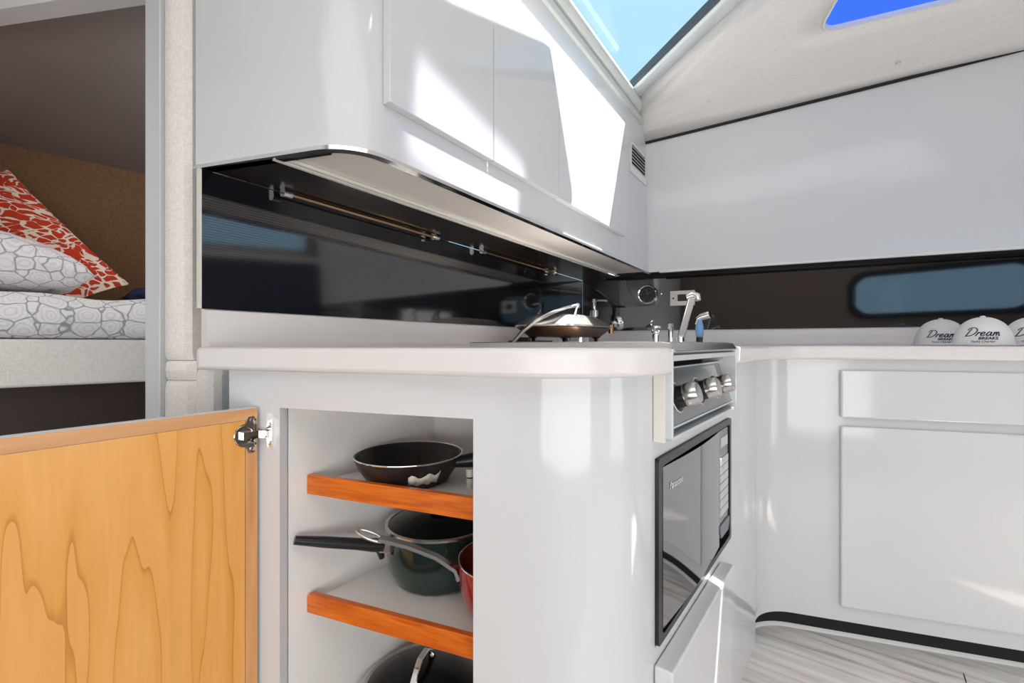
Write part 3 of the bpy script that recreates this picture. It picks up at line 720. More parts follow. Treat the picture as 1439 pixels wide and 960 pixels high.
bm = BM(); AF.box(bm, ST0 + 0.007, ST1 - 0.007, 0.0, 0.026, 0.884, 0.8932); part('top_rail', bm, SATIN, st, smooth=False, bevel=0.001)
def cpz(t, lift=0.0): return -0.010 + 0.030 * (1 - t) + lift * 0.96, 0.778 + 0.092 * t + lift * 0.28
bm = BM(); e0, e1_ = ST0 + 0.008, ST1 - 0.008
hexa(bm, [AF(e0, cpz(0)[0], cpz(0)[1]), AF(e1_, cpz(0)[0], cpz(0)[1]), AF(e1_, -0.04, 0.778), AF(e0, -0.04, 0.778),
          AF(e0, cpz(1)[0], cpz(1)[1]), AF(e1_, cpz(1)[0], cpz(1)[1]), AF(e1_, -0.04, 0.870), AF(e0, -0.04, 0.870)])
cpn = part('control_panel', bm, GREYPL, st, smooth=False)
for t0, t1, m_ in ((0.965, 1.0, CHROME), (0.0, 0.03, SATIN)):
    bm = BM(); a = cpz(t0, 0.0005); b = cpz(t1, 0.0005); c = cpz(t1, 0.003); d = cpz(t0, 0.003)
    hexa(bm, [AF(e0, *a), AF(e1_, *a), AF(e1_, *d), AF(e0, *d), AF(e0, *b), AF(e1_, *b), AF(e1_, *c), AF(e0, *c)]); part('panel_edging', bm, m_, cpn, smooth=False)
bm = BM(); a = cpz(0.66, 0.0004); b = cpz(0.93, 0.0004); c = cpz(0.93, 0.0012); d = cpz(0.66, 0.0012)
hexa(bm, [AF(e0 + .01, *a), AF(e1_ - .05, *a), AF(e1_ - .05, *d), AF(e0 + .01, *d), AF(e0 + .01, *b), AF(e1_ - .05, *b), AF(e1_ - .05, *c), AF(e0 + .01, *c)]); part('panel_plate', bm, STEEL, cpn, smooth=False)
bm = BM(); AF.box(bm, ST0 + 0.007, ST1 - 0.007, 0.004, 0.024, STZ - 0.004, STZ + 0.002); part('bottom_rail', bm, SATIN, st, smooth=False)
kn = Vector((AF.n.x * 0.955, AF.n.y * 0.955, 0.297))
for s in (0.128, 0.262, 0.385):
    pz = cpz(0.46, 0.0002); c = AF(s, *pz)
    bm = BM(); lathe(bm, c, [(0, 0), (0.023, 0), (0.023, 0.003), (0.019, 0.005), (0.0175, 0.016), (0, 0.016)], 24, kn); kb = part('knob', bm, BLK, st)
    bm = BM(); lathe(bm, c + kn * 0.0162, [(0, 0), (0.0195, 0), (0.020, 0.003), (0.0185, 0.019), (0.016, 0.022), (0, 0.0225)], 24, kn); part('knob_cap', bm, STEEL, kb)
    bm = BM(); q = [c + kn * 0.0005 + AF.u.to_3d() * (0.026 * math.cos(t)) + AF.u.to_3d().cross(kn) * (0.026 * math.sin(t)) for t in [2 * math.pi * i / 20 for i in range(20)]]
    tube(bm, q, 0.0008, 5, close=True); part('dial_ring', bm, WHITE, kb)

# ------------------------------------------------------------------ right base cabinet
RBC = empty('galley_base_cabinet', RF(0.35, -0.3, 0.0), 'white base cabinet on the right with drawer above large door', 'cabinet')
pathR = rarc + [RF(1.5, 0).xy]
bm = BM(); shell(bm, [Vector(p) for p in pathR], [0.062, 0.864], lambda s, z: False, 0.016); part('face_panel', bm, GEL, RBC, ang=25)
bm = BM(); tp = offset([Vector(p) for p in pathR], -0.038); sweep(bm, tp, [(0, 0.0005), (0, 0.0625), (-0.02, 0.0625), (-0.02, 0.0005)]); part('toe_kick', bm, BLKM, RBC, ang=25)
def sx_(x): return (x - rarc[-1].x) / RD.x
s0 = sx_(0.7195 * 1.398)
bm = BM(); RF.box(bm, s0, s0 + 0.56, 0.0005, 0.016, 0.688, 0.831); part('drawer', bm, GELD, RBC, smooth=False, bevel=0.004)
bm = BM(); RF.box(bm, s0, s0 + 0.56, 0.0005, 0.016, 0.112, 0.661); part('door', bm, GELD, RBC, smooth=False, bevel=0.004)
bm = BM(); sweep(bm, offset([Vector(p) for p in pathR], -0.0375), [(0, 0.0002), (0.010, 0.0002), (0.004, 0.007), (0, 0.009)]); struct(link_mesh('baseboard_right', bm, WHITE, ang=40))

# ------------------------------------------------------------------ worktop
wt = empty('worktop', (0.3, 1.3, 0.865), 'cream moulded worktop running round the galley corner with raised upstand', 'worktop')
lipR = Frame((0.8737, 1.443 - 0.027), RD)
A0 = Vector((-0.018, 0.605)); nearC = AF(ST0 - 0.001, 0.030).xy
ctl = meet(A0, Vector((0.9225, -0.386)), nearC, UD)
front = [Vector((-0.556, 0.802)), Vector((-0.40, 0.757)), Vector((-0.24, 0.699)), Vector((-0.12, 0.650))] + bez(A0, ctl, nearC, 12)
notch = [AF(ST0 - 0.001, -0.395).xy, AF(ST1 + 0.001, -0.395).xy, AF(ST1 + 0.001, 0.030).xy]
j0 = AF(0.72, 0.030).xy; jc = meet(j0, UD, lipR.o, RD); j1 = lipR(0.14 if False else 0.10, 0).xy
right = bez(j0, jc, j1, 10) + [lipR(1.45, 0).xy]
bx = B0 + BD * 2.1
out = front + notch + right + [bx + Vector((0.434, 0.9)) * -0.001, TCOR + Vector((0.0, -0.002)), T0 + Vector((0.002, -0.001))]
bm = BM(); prism(bm, out, 0.865, CT); top = part('slab', bm, COUNTER, wt, bevel=0.0075, seg=3, ang=30)
bm = BM()
up_path = [T0, TCOR, bx]
prof = [(0.0, CT - 0.001), (0.045, CT - 0.001), (0.034, CT + 0.003), (0.027, CT + 0.012), (0.024, CT + 0.028), (0.022, CT + 0.066), (0.019, CT + 0.0725), (0.0, CT + 0.0757)]
sweep(bm, up_path, prof); part('upstand', bm, COUNTER, wt, ang=50)
sj = lipR(0.555, 0.0)                      # joint line across the right lip
bm = BM(); lipR.box(bm, 0.560, 0.562, -0.30, 0.0006, 0.8655, CT + 0.0004); part('joint', bm, GREYPL, wt, smooth=False)

# ------------------------------------------------------------------ splashbacks
NR_ = 52; zb0, zb1 = CT + 0.0760, 1.2563
TL_ = (TCOR - T0).length
TF = Frame(T0, TD)
bm = BM(); zz = []
dz = (zb1 - zb0) / NR_
for i in range(NR_): zz += [(zb0 + i * dz, -0.0012), (zb0 + i * dz + dz * 0.20, -0.0012), (zb0 + i * dz + dz * 0.21, 0.0), (zb0 + i * dz + dz * 0.99, 0.0)]
zz.append((zb1, 0.0))
zz += [(zb1, -0.007), (zb0, -0.007)]
A = [bm.verts.new(TF(0, p, z)) for z, p in zz]; B = [bm.verts.new(TF(TL_ - 0.002, p, z)) for z, p in zz]; nz = len(zz)
for k in range(nz): bm.faces.new((A[k], B[k], B[(k + 1) % nz], A[(k + 1) % nz]))
bm.faces.new(A); bm.faces.new(B[::-1])
tb = link_mesh('ribbed_splashback', bm, TAMB, smooth=False, origin=(T0.x, T0.y, zb0)); tag(tb, 'glossy black splashback with fine horizontal ribs behind the left worktop', 'splashback')
bm = BM(); TF.box(bm, -0.006, -0.0005, -0.006, 0.003, zb0 - 0.0, zb1); e_ = link_mesh('edge_strip', bm, WARMW, smooth=False); e_.parent = tb; e_.location = -Vector(tb.location)
KF = Frame(TCOR, BD)
bp = empty('black_splashback', (TCOR.x, TCOR.y, zb0), 'plain mirror-black splashback running behind the taps and the caps', 'splashback')
bm = BM(); KF.box(bm, 0.002, 2.1, -0.006, 0.0, zb0, 1.32); part('panel', bm, BLACK, bp, smooth=False)
bm = BM(); KF.box(bm, 0.0, 0.003, 0.0, 0.002, zb0, 1.30); part('corner_joint', bm, GASK, bp, smooth=False)
# underside closing the gap between black panel and wall panel
bm = BM(); add_faces(bm, [upper(-0.3, 0, -0.001), upper(e, 0, -0.001), upper(e, 0, -0.16), upper(-0.3, 0, -0.16), upper(-0.3, 0, -0.001) + Vector((0, 0, 0.01)), upper(e, 0, -0.001) + Vector((0, 0, 0.01)), upper(e, 0, -0.16) + Vector((0, 0, 0.01)), upper(-0.3, 0, -0.16) + Vector((0, 0, 0.01))], [(0, 1, 2, 3), (4, 5, 6, 7), (0, 1, 5, 4), (1, 2, 6, 5), (2, 3, 7, 6), (3, 0, 4, 7)])
struct(link_mesh('trim_6', bm, BLKM, smooth=False))

# outlet and round gauge on the black panel
def on_black(x, y):                         # where the sight line of a measured point meets the panel
    dx = (x - 719.5) / 640; t = (TCOR.y - BD.y / BD.x * TCOR.x) / (1 - BD.y / BD.x * dx)
    p = Vector((dx * t, t)); return (p - TCOR).dot(BD), CZ + (484 - y) / 640 * t
a, z = on_black(959, 419)
ot = empty('outlet', KF(a, 0, z - 0.04), 'light grey wall outlet plate on the black panel behind the tap', 'outlet')
bm = BM(); KF.box(bm, a - 0.058, a + 0.058, 0.0002, 0.005, z - 0.037, z + 0.037); part('plate', bm, WARMW, ot, smooth=False, bevel=0.002)
bm = BM(); KF.box(bm, a - 0.022, a + 0.022, 0.005, 0.007, z - 0.015, z + 0.018); part('socket', bm, BLK, ot, smooth=False)
for d_ in (-0.043, 0.043):
    bm = BM(); lathe(bm, KF(a + d_, 0.005, z), [(0.005, 0), (0.004, 0.0015), (0, 0.002)], 10, (KF.n.x, KF.n.y, 0)); part('screw', bm, GASK, ot)
a, z = on_black(910, 414)
gd = (KF.n.x, KF.n.y, 0)
ga = empty('round_gauge', KF(a, 0, z - 0.05), 'round chrome-rimmed gauge on the black panel in the corner', 'gauge')
bm = BM(); lathe(bm, KF(a, 0.0002, z), [(0.050, 0), (0.050, 0.010), (0.046, 0.014), (0.041, 0.012), (0.040, 0.006)], 32, gd); part('rim', bm, CHROME, ga)
bm = BM(); lathe(bm, KF(a, 0.0002, z), [(0.0395, 0), (0.0395, 0.005), (0, 0.005)], 32, gd); part('dial', bm, BLK, ga)
bm = BM()
for k in range(12):
    t = math.pi * k / 6; r0, r1 = 0.028, 0.034
    tube(bm, [KF(a + r0 * math.cos(t), 0.0056, z + r0 * math.sin(t)), KF(a + r1 * math.cos(t), 0.0056, z + r1 * math.sin(t))], 0.0014, 5)
tube(bm, [KF(a, 0.0065, z), KF(a + 0.018, 0.0065, z + 0.012)], 0.0012, 5); tube(bm, [KF(a, 0.0065, z), KF(a - 0.006, 0.0065, z + 0.026)], 0.001, 5)
part('markings', bm, BRASS, ga)
bm = BM(); lathe(bm, KF(a + 0.068, 0.0002, z), [(0.005, 0), (0.004, 0.003), (0, 0.004)], 10, gd); part('screw', bm, CHROME, ga)

# ------------------------------------------------------------------ wall cabinet run
UC = empty('wall_cabinet', (0.1, 1.6, 1.26), 'white wall cabinet run with rounded end above the ribbed splashback', 'cabinet')
pathU = [UE0] + uarc + [CF(CF_END, 0).xy]
bm = BM(); shell(bm, [Vector(p) for p in pathU], [1.26, 1.93], lambda s, z: False, 0.018); part('carcass', bm, GEL, UC, ang=25)
bm = BM(); ext = [UE0 , uarc[0]]; sweep(bm, [Vector(p) for p in [UE0] + uarc + [CF(0.05, 0).xy]], [(0, 1.9295), (0, 2.25), (-0.018, 2.25), (-0.018, 1.9295)]); part('end_panel', bm, GEL, UC, ang=25)
bm = BM(); sweep(bm, [Vector(p) for p in pathU], [(0.006, 1.2572), (0.006, 1.2645), (0.0003, 1.267), (-0.012, 1.267), (-0.012, 1.2572)]); lab(part('bottom_trim', bm, CHROME, UC, ang=25), 'bright trim along the bottom edge')
bm = BM(); inn = offset([Vector(p) for p in pathU], -0.018); back = offset([CF(0.02, 0).xy, CF(CF_END, 0).xy], -0.155)
prism(bm, [inn[4]] + inn[5:] + [back[1], back[0] - UPD * 0.10], 1.2645, 1.272); lab(part('soffit', bm, SOFFIT, UC, smooth=False), 'beige soffit under the cabinets')
for o_ in (-0.155, -0.166):
    bm = BM(); pb = [CF(-0.12, 0).xy, CF(CF_END, 0).xy]
    sweep(bm, pb, [(o_, 1.2575 if o_ > -0.16 else 1.2555), (o_, 1.264), (o_ - 0.008, 1.264), (o_ - 0.008, 1.2575 if o_ > -0.16 else 1.2555)]); part('soffit_strip', bm, WARMW, UC, smooth=False)
bm = BM(); prism(bm, [TF(0.004, 0.004).xy, inn[0] + UED * 0.004, inn[3], CF(-0.12, -0.168).xy, CF(CF_END, -0.168).xy, TF(TL_ - 0.01, 0.004).xy], 1.2565, 1.264)
part('soffit_recess', bm, RECESS, UC, smooth=False)
bm = BM(); prism(bm, [TF(-0.03, -0.03).xy, inn[0], inn[3], inn[6], inn[-2], inn[-1], TF(TL_, -0.03).xy], 1.912, 1.928); part('top_panel', bm, WHITE, UC, smooth=False)
ds = [cs(0.853), cs(1.127), cs(1.412), cs(1.677), cs(1.955)]
DZ_0, DZ_1 = 1.360, 1.828
for k in range(4):
    a0, a1 = ds[k] + 0.0015, ds[k + 1] - 0.0015; a1b = a1 - (0.055 if k == 3 else 0)
    bm = BM(); plate(bm, CF, [(a0, DZ_0), (a1b, DZ_0), (a1, DZ_1), (a0, DZ_1)], 0.0005, 0.020); part('door', bm, GELD, UC, smooth=False, bevel=0.0015)
# vent grille
v0, v1 = cs(1.99), cs(2.175); vz0, vz1 = 1.665, 1.80
bm = BM(); CF.box(bm, v0 + 0.006, v1 - 0.006, 0.0004, 0.0012, vz0 + 0.03, vz1 - 0.004); vg = part('vent_grille', bm, BLKM, UC, smooth=False)
bm = BM(); ring_plate(bm, CF, [(v0, vz0), (v1, vz0), (v1, vz1), (v0, vz1)], [(v0 + 0.012, vz0 + 0.034), (v1 - 0.012, vz0 + 0.034), (v1 - 0.012, vz1 - 0.008), (v0 + 0.012, vz1 - 0.008)], 0.0004, 0.006); part('grille_frame', bm, WHITE, vg, smooth=False)
for k in range(6):
    z = vz0 + 0.040 + k * 0.0155
    bm = BM(); hexa(bm, [CF(v0 + 0.011, 0.0013, z), CF(v1 - 0.011, 0.0013, z), CF(v1 - 0.011, 0.006, z - 0.003), CF(v0 + 0.011, 0.006, z - 0.003), CF(v0 + 0.011, 0.0013, z + 0.002), CF(v1 - 0.011, 0.0013, z + 0.002), CF(v1 - 0.011, 0.006, z - 0.0005), CF(v0 + 0.011, 0.006, z - 0.0005)]); part('slat', bm, WHITE, vg, smooth=False)
# two slim rods held under the cabinets at the splashback
def rod(s0, s1, label):
    r = empty('rail_rod', TF(s0, 0.03, 1.245), label, 'rod', 'slim rods under the wall cabinets')
    bm = BM(); tube(bm, [TF(s0, 0.022, 1.250), TF(s1, 0.022, 1.250)], 0.0045, 10); part('rod', bm, BRASS, r)
    for s in (s0, s1):
        bm = BM(); tube(bm, [TF(s - 0.010, 0.022, 1.250), TF(s + 0.010, 0.022, 1.250)], 0.010, 12); TF.box(bm, s - 0.006, s + 0.006, 0.016, 0.028, 1.250, 1.2560); part('bracket', bm, CHROME, r)
def t_at(x): 
    k = (x - 719.5) / 640; q = T0.x - TD.x / TD.y * T0.y; y = -q / (TD.x / TD.y - k); return (y - T0.y) / TD.y
rod(t_at(395), t_at(605), 'slim dark brass rod under the cabinets, the longer one nearer the doorway')
rod(t_at(672), t_at(775), 'slim dark brass rod under the cabinets, the one nearer the corner')

# ------------------------------------------------------------------ things on the worktop
GF = Frame((0.207, 1.75), TD)                # portable cooker with steel lid, parallel to the splashback
g = empty('portable_grill', GF(0, 0, CT), 'low portable grill with domed steel lid and lever standing on the worktop', 'grill')
def rings_loft(bm, specs, n=40, ex=4.0):
    R = []
    for hw, hd, z in specs:
        r = []
        for k in range(n):
            t = 2 * math.pi * k / n; c, s_ = math.cos(t), math.sin(t)
            r.append(bm.verts.new(GF(math.copysign(abs(c) ** (2 / ex), c) * hw, math.copysign(abs(s_) ** (2 / ex), s_) * hd, z)))
        R.append(r)
    for A, B in zip(R, R[1:]):
        for k in range(n): bm.faces.new((A[k], A[(k + 1) % n], B[(k + 1) % n], B[k]))
    bm.faces.new(R[0][::-1]); bm.faces.new(R[-1])
bm = BM(); rings_loft(bm, [(0.215, 0.130, 0.972), (0.222, 0.137, 0.974), (0.222, 0.137, 0.979), (0.210, 0.126, 0.986), (0.165, 0.092, 1.012), (0.145, 0.076, 1.019), (0.09, 0.04, 1.023)]); part('lid', bm, POLISH, g, ang=50)
bm = BM(); rings_loft(bm, [(0.15, 0.085, 0.938), (0.17, 0.10, 0.940), (0.216, 0.131, 0.9705)]); part('pan', bm, DARKST, g, ang=40)
for a, b in ((-0.13, 0.07), (0.13, 0.07), (-0.13, -0.07), (0.13, -0.07)):
    bm = BM(); lathe(bm, GF(a, b, CT + 0.0006), [(0, 0), (0.010, 0), (0.010, 0.008), (0.006, 0.012), (0.008, 0.026), (0.020, 0.034), (0, 0.036)], 14); part('foot', bm, BLK, g)
bm = BM(); hp = [GF(-0.225, -0.10, 0.93), GF(-0.20, -0.06, 0.965), GF(-0.16, -0.01, 0.998), GF(-0.08, 0.04, 1.028), GF(0.0, 0.065, 1.048)]
hp = [GF(-0.245, -0.085, 0.918), GF(-0.235, -0.05, 0.958), GF(-0.215, -0.01, 0.992), GF(-0.18, 0.03, 1.020), GF(-0.13, 0.065, 1.040), GF(-0.095, 0.085, 1.048)]
tube(bm, hp, [0.006, 0.008, 0.008, 0.007, 0.006, 0.006], 10); lathe(bm, GF(-0.09, 0.088, 1.040), [(0, 0), (0.008, 0.001), (0.010, 0.009), (0.007, 0.016), (0, 0.018)], 14); part('lever', bm, STEEL, g)
bm = BM(); tube(bm, [GF(-0.094, 0.074, 1.000), GF(-0.09, 0.086, 1.044)], 0.005, 10); part('lever_post', bm, CHROME, g)
bm = BM(); GF.box(bm, -0.215, -0.175, -0.125, -0.02, CT + 0.001, CT + 0.016); GF.box(bm, -0.205, -0.185, -0.10, -0.05, CT + 0.016, CT + 0.03); tube(bm, [GF(-0.22, -0.12, CT + 0.012), GF(-0.17, 0.03, CT + 0.012)], 0.006, 8); part('hinge_block', bm, BLK, g, smooth=False)
bm = BM(); kx = Vector((GF.u.x * 0.5 + GF.n.x * 0.6, GF.u.y * 0.5 + GF.n.y * 0.6, 0.2)).normalized()
lathe(bm, GF(0.212, 0.112, 0.992), [(0, 0), (0.012, 0), (0.012, 0.012), (0.026, 0.016), (0.028, 0.024), (0.026, 0.034), (0.018, 0.038), (0, 0.038)], 24, kx); part('knob', bm, CHROME, g)
bm = BM(); cyl(bm, GF(0.208, 0.105, 0.955), 0.011, 0.034, (0, 0, 1), 14); part('knob_bracket', bm, BRASS, g)

q = Vector((0.18 * 2.24, 2.24, CT + 0.0006))
sp = empty('soap_pump', q, 'slim soap dispenser with chrome pump behind the grill', 'dispenser')
bm = BM(); lathe(bm, q, [(0, 0), (0.024, 0), (0.026, 0.01), (0.026, 0.12), (0.014, 0.135), (0.014, 0.14), (0, 0.14)], 20); part('bottle', bm, STEEL, sp)
bm = BM(); lathe(bm, q, [(0.022, 0.14), (0.022, 0.17), (0.013, 0.173), (0.011, 0.18), (0.011, 0.212), (0.014, 0.214), (0.014, 0.226), (0.0, 0.228)], 18); tube(bm, [q + Vector((0, 0, 0.220)), q + Vector((0.055, -0.02, 0.218)), q + Vector((0.062, -0.022, 0.214))], [0.007, 0.005, 0.004], 10); part('pump', bm, CHROME, sp)

q = Vector((0.3164 * 1.62, 1.62, CT + 0.0006))
t1 = empty('chrome_post', q, 'short chrome deck post left of the tap', 'fitting')
bm = BM(); lathe(bm, q, [(0, 0), (0.017, 0), (0.017, 0.004), (0.013, 0.007), (0.013, 0.042), (0.017, 0.045), (0.018, 0.066), (0.016, 0.070), (0, 0.070)], 24); part('post', bm, CHROME, t1)
bm = BM(); tube(bm, [q + Vector((-0.012, 0, 0.066)), q + Vector((-0.02, 0, 0.082)), q + Vector((-0.012, 0.0, 0.089))], 0.003, 8); part('hook', bm, CHROME, t1)

q = Vector((0.371 * 1.66, 1.66, CT + 0.0006))
fa = empty('galley_tap', q, 'tall chrome tap with flat leaning spout before the outlet', 'tap')
bm = BM(); lathe(bm, q, [(0, 0), (0.022, 0), (0.022, 0.006), (0.016, 0.010), (0.016, 0.030), (0.012, 0.034), (0, 0.034)], 24); part('base', bm, CHROME, fa)
bm = BM(); A0_ = q + Vector((0.0, 0, 0.03)); A1_ = q + Vector((0.020, -0.05, 0.170)); hw0, hw1 = 0.013, 0.012
ex_ = Vector((0.93, -0.2, -0.1)); ey_ = Vector((0.2, 0.93, 0.3)).normalized() * 0.8
hexa(bm, [A0_ - ex_ * hw0 - ey_ * 0.008, A0_ + ex_ * hw0 - ey_ * 0.008, A0_ + ex_ * hw0 + ey_ * 0.008, A0_ - ex_ * hw0 + ey_ * 0.008,
          A1_ - ex_ * hw1 - ey_ * 0.008, A1_ + ex_ * hw1 - ey_ * 0.008, A1_ + ex_ * hw1 + ey_ * 0.008, A1_ - ex_ * hw1 + ey_ * 0.008]); part('spout', bm, STEEL, fa, smooth=False, bevel=0.003)
bm = BM(); tube(bm, [A1_ + Vector((-0.012, 0.012, 0.002)), A1_ + Vector((0.004, 0, 0.010)), A1_ + Vector((0.014, -0.012, 0.004)), A1_ + Vector((0.016, -0.016, -0.012))], [0.010, 0.013, 0.012, 0.010], 14); part('spout_end', bm, CHROME, fa)
bm = BM(); tube(bm, [q + Vector((-0.03, 0.02, 0.0)), q + Vector((-0.03, 0.02, 0.06))], 0.010, 14); lathe(bm, q + Vector((-0.03, 0.02, 0.06)), [(0.012, 0), (0.012, 0.02), (0.0, 0.024)], 14); part('mixer_lever', bm, CHROME, fa)
q = Vector((0.4117 * 1.60, 1.60, CT + 0.0006))
hs = empty('hand_sprayer', q, 'blue-bodied hand sprayer with chrome head right of the tap', 'sprayer')
bm = BM(); lathe(bm, q, [(0, 0), (0.020, 0), (0.020, 0.004), (0.011, 0.008), (0.011, 0.030), (0, 0.030)], 20); part('socket', bm, BLK, hs)
bm = BM(); lathe(bm, q, [(0.010, 0.030), (0.0135, 0.036), (0.0135, 0.066), (0.010, 0.082), (0.008, 0.094), (0, 0.095)], 20); part('body', bm, BLUEPL, hs)
bm = BM(); tube(bm, [q + Vector((-0.006, 0.006, 0.092)), q + Vector((0.004, -0.004, 0.100)), q + Vector((0.026, -0.026, 0.108))], [0.008, 0.0115, 0.0125], 16); tube(bm, [q + Vector((-0.006, 0.0, 0.096)), q + Vector((-0.016, -0.006, 0.075))], 0.0025, 6); part('spray_head', bm, CHROME, hs)
bm = BM(); plate(bm, AF, [], 0, 0) if False else None
bm.free()

# ------------------------------------------------------------------ caps on the right worktop
SCRIPT = [[(0.24, 0.92), (0.16, 0.45), (0.10, 0.04)], [(-0.02, 0.72), (0.10, 0.98), (0.45, 1.0), (0.68, 0.72), (0.62, 0.32), (0.36, 0.04), (0.0, 0.02)],
          [(0.74, 0.0), (0.80, 0.28), (0.84, 0.47), (0.86, 0.36), (0.98, 0.47)], [(1.02, 0.22), (1.20, 0.28), (1.24, 0.42), (1.12, 0.47), (1.02, 0.26), (1.10, 0.03), (1.32, 0.14)],
          [(1.64, 0.42), (1.50, 0.47), (1.38, 0.22), (1.46, 0.02), (1.60, 0.18), (1.67, 0.46), (1.64, 0.10), (1.74, 0.04)],
          [(1.78, 0.0), (1.83, 0.28), (1.86, 0.46), (1.87, 0.28), (1.98, 0.46), (2.01, 0.30), (1.98, 0.02)], [(2.00, 0.26), (2.12, 0.46), (2.16, 0.30), (2.15, 0.05), (2.26, 0.10)]]
def smooth_line(P, k):
    P = [Vector(p) for p in P]; out_ = []
    for i in range(len(P) - 1):
        a, b, c, d = P[max(i - 1, 0)], P[i], P[i + 1], P[min(i + 2, len(P) - 1)]
        for j in range(k):
            t = j / k; out_.append(0.5 * ((2 * b) + (c - a) * t + (2 * a - 5 * b + 4 * c - d) * t * t + (3 * b - a - 3 * c + d) * t ** 3))
    out_.append(P[-1]); return out_
def cap(pxx, d, face_off, w, hgt, label, right=True):
    c = Vector(((pxx - 719.5) / 640 * d, d, CT + 0.0012)); ang = math.atan2(-c.y, -c.x) + face_off    # towards the room
    fwd = Vector((math.cos(ang), math.sin(ang), 0)); sd = Vector((-fwd.y, fwd.x, 0))   # sd points to the viewer's right
    if sd.x < 0: sd = -sd
    R, Hh = w / 2, hgt
    def rad(z): 
        t = min(max(z / Hh, 0), 1); return R * (1 - 0.16 * t) * max(1 - t ** 3.2, 0) ** 0.5
    def surf(phi, z, k=1.0): return c + (fwd * math.cos(phi) * 1.08 + sd * math.sin(phi)) * (rad(z) * k) + Vector((0, 0, z))
    o = empty('baseball_cap', c, label, 'cap', 'white caps on the right worktop')
    bm = BM(); zs = [Hh * math.sin(math.pi / 2 * i / 16) for i in range(17)]; n = 36; rings = []
    for z in zs[:-1]: rings.append([bm.verts.new(surf(2 * math.pi * k / n, z)) for k in range(n)])
    tip = bm.verts.new(c + Vector((0, 0, Hh)))
    for A, B in zip(rings, rings[1:]):
        for k in range(n): bm.faces.new((A[k], A[(k + 1) % n], B[(k + 1) % n], B[k]))
    for k in range(n): bm.faces.new((rings[-1][k], rings[-1][(k + 1) % n], tip))
    part('crown', bm, CAPW, o, ang=60)
    bm = BM(); V0_, V1_ = [], []
    m_ = 16
    for i in range(m_ + 1):
        t = -1.25 + 2.5 * i / m_; a = surf(t, 0.001, 0.985); reach = 0.045 * math.cos(t / 1.25 * math.pi / 2) ** 0.7
        b = a + fwd * reach + sd * (math.sin(t) * 0.012)
        droop = 0.0
        V0_.append((bm.verts.new(a + Vector((0, 0, 0.004))), bm.verts.new(b + Vector((0, 0, 0.003)))))
        V1_.append((bm.verts.new(a), bm.verts.new(b)))
    for i in range(m_):
        bm.faces.new((V0_[i][0], V0_[i + 1][0], V0_[i + 1][1], V0_[i][1])); bm.faces.new((V1_[i][0], V1_[i][1], V1_[i + 1][1], V1_[i + 1][0]))
        bm.faces.new((V0_[i][1], V0_[i + 1][1], V1_[i + 1][1], V1_[i][1])); bm.faces.new((V0_[i][0], V1_[i][0], V1_[i + 1][0], V0_[i + 1][0]))
    part('brim', bm, CAPW, o)
    bm = BM(); lathe(bm, c + Vector((0, 0, Hh - 0.001)), [(0.007, 0), (0.006, 0.004), (0, 0.005)], 12); part('top_button', bm, CAPW, o)
    bm = BM()
    for st_ in SCRIPT:                       # hand-drawn script word
        q = smooth_line(st_, 5); pts2 = [((x - 1.1) * 0.0365 + (y - 0.4) * 0.008, 0.029 + y * 0.025) for x, y in q]
        prev_ = None
        for k in range(len(pts2)):
            a_ = Vector(pts2[max(k - 1, 0)]); b_ = Vector(pts2[min(k + 1, len(pts2) - 1)]); d_ = (b_ - a_); d_ = d_.normalized() if d_.length > 1e-9 else Vector((1, 0)); nn_ = Vector((-d_.y, d_.x)) * (0.0011 + 0.0006 * abs(d_.y))
            e_ = [bm.verts.new(surf((pts2[k][0] + s_ * nn_.x) / (R * 0.98), pts2[k][1] + s_ * nn_.y, 1.012)) for s_ in (-1, 1)]
            if prev_: bm.faces.new((prev_[0], prev_[1], e_[1], e_[0]))
            prev_ = e_
    for body, size, zc, sh, wt_ in (('BREAKS', 0.0110, 0.0185, 0.12, 0.0004), ('Yacht Charter', 0.0090, 0.0095, 0.1, 0.0001)):
        vs, fs = text_tris(body, size, sh, 'CENTER', wt_)
        dx = 0.012 if body == 'BREAKS' else 0.0
        if body == 'BREAKS': vs = [(v[0] * 1.15, v[1], v[2]) for v in vs]
        add_faces(bm, [surf((v[0] + dx) / (R * 0.98), zc + v[1], 1.012) for v in vs], fs)
    part('lettering', bm, INK, o, smooth=False)
    return o
cap(1322, 1.68, 0.02, 0.155, 0.097, 'white cap with navy lettering, leftmost of the row on the right worktop')
cap(1381, 1.42, 0.0, 0.141, 0.089, 'white cap with navy lettering, middle one of the row on the worktop')
cap(1451, 1.42, 0.04, 0.141, 0.090, 'white cap cut by the right picture edge, rightmost of the row')

# ------------------------------------------------------------------ pans in the open cabinet
def strap(bm, pts, w, t):                   # flat bar along points, width horizontal
    pts = [Vector(p) for p in pts]; R = []
    for i, p in enumerate(pts):
        d = (pts[min(i + 1, len(pts) - 1)] - pts[max(i - 1, 0)]).normalized(); s_ = d.cross(Vector((0, 0, 1))).normalized(); u = s_.cross(d)
        ww = w[i] if isinstance(w, (list, tuple)) else w
        R.append([bm.verts.new(p + s_ * a * ww / 2 + u * b * t / 2) for a, b in ((-1, -1), (1, -1), (1, 1), (-1, 1))])
    for A, B in zip(R, R[1:]):
        for k in range(4): bm.faces.new((A[k], A[(k + 1) % 4], B[(k + 1) % 4], B[k]))
    bm.faces.new(R[0][::-1]); bm.faces.new(R[-1])
S1, S2, S3 = 0.6764 - 0.0185, 0.4645 - 0.0185, OZ0
c = Vector((-0.192, 0.848, S1 + 0.0005))
fp = empty('frying_pan', c, 'black non-stick frying pan on the top shelf of the open cabinet', 'pan')
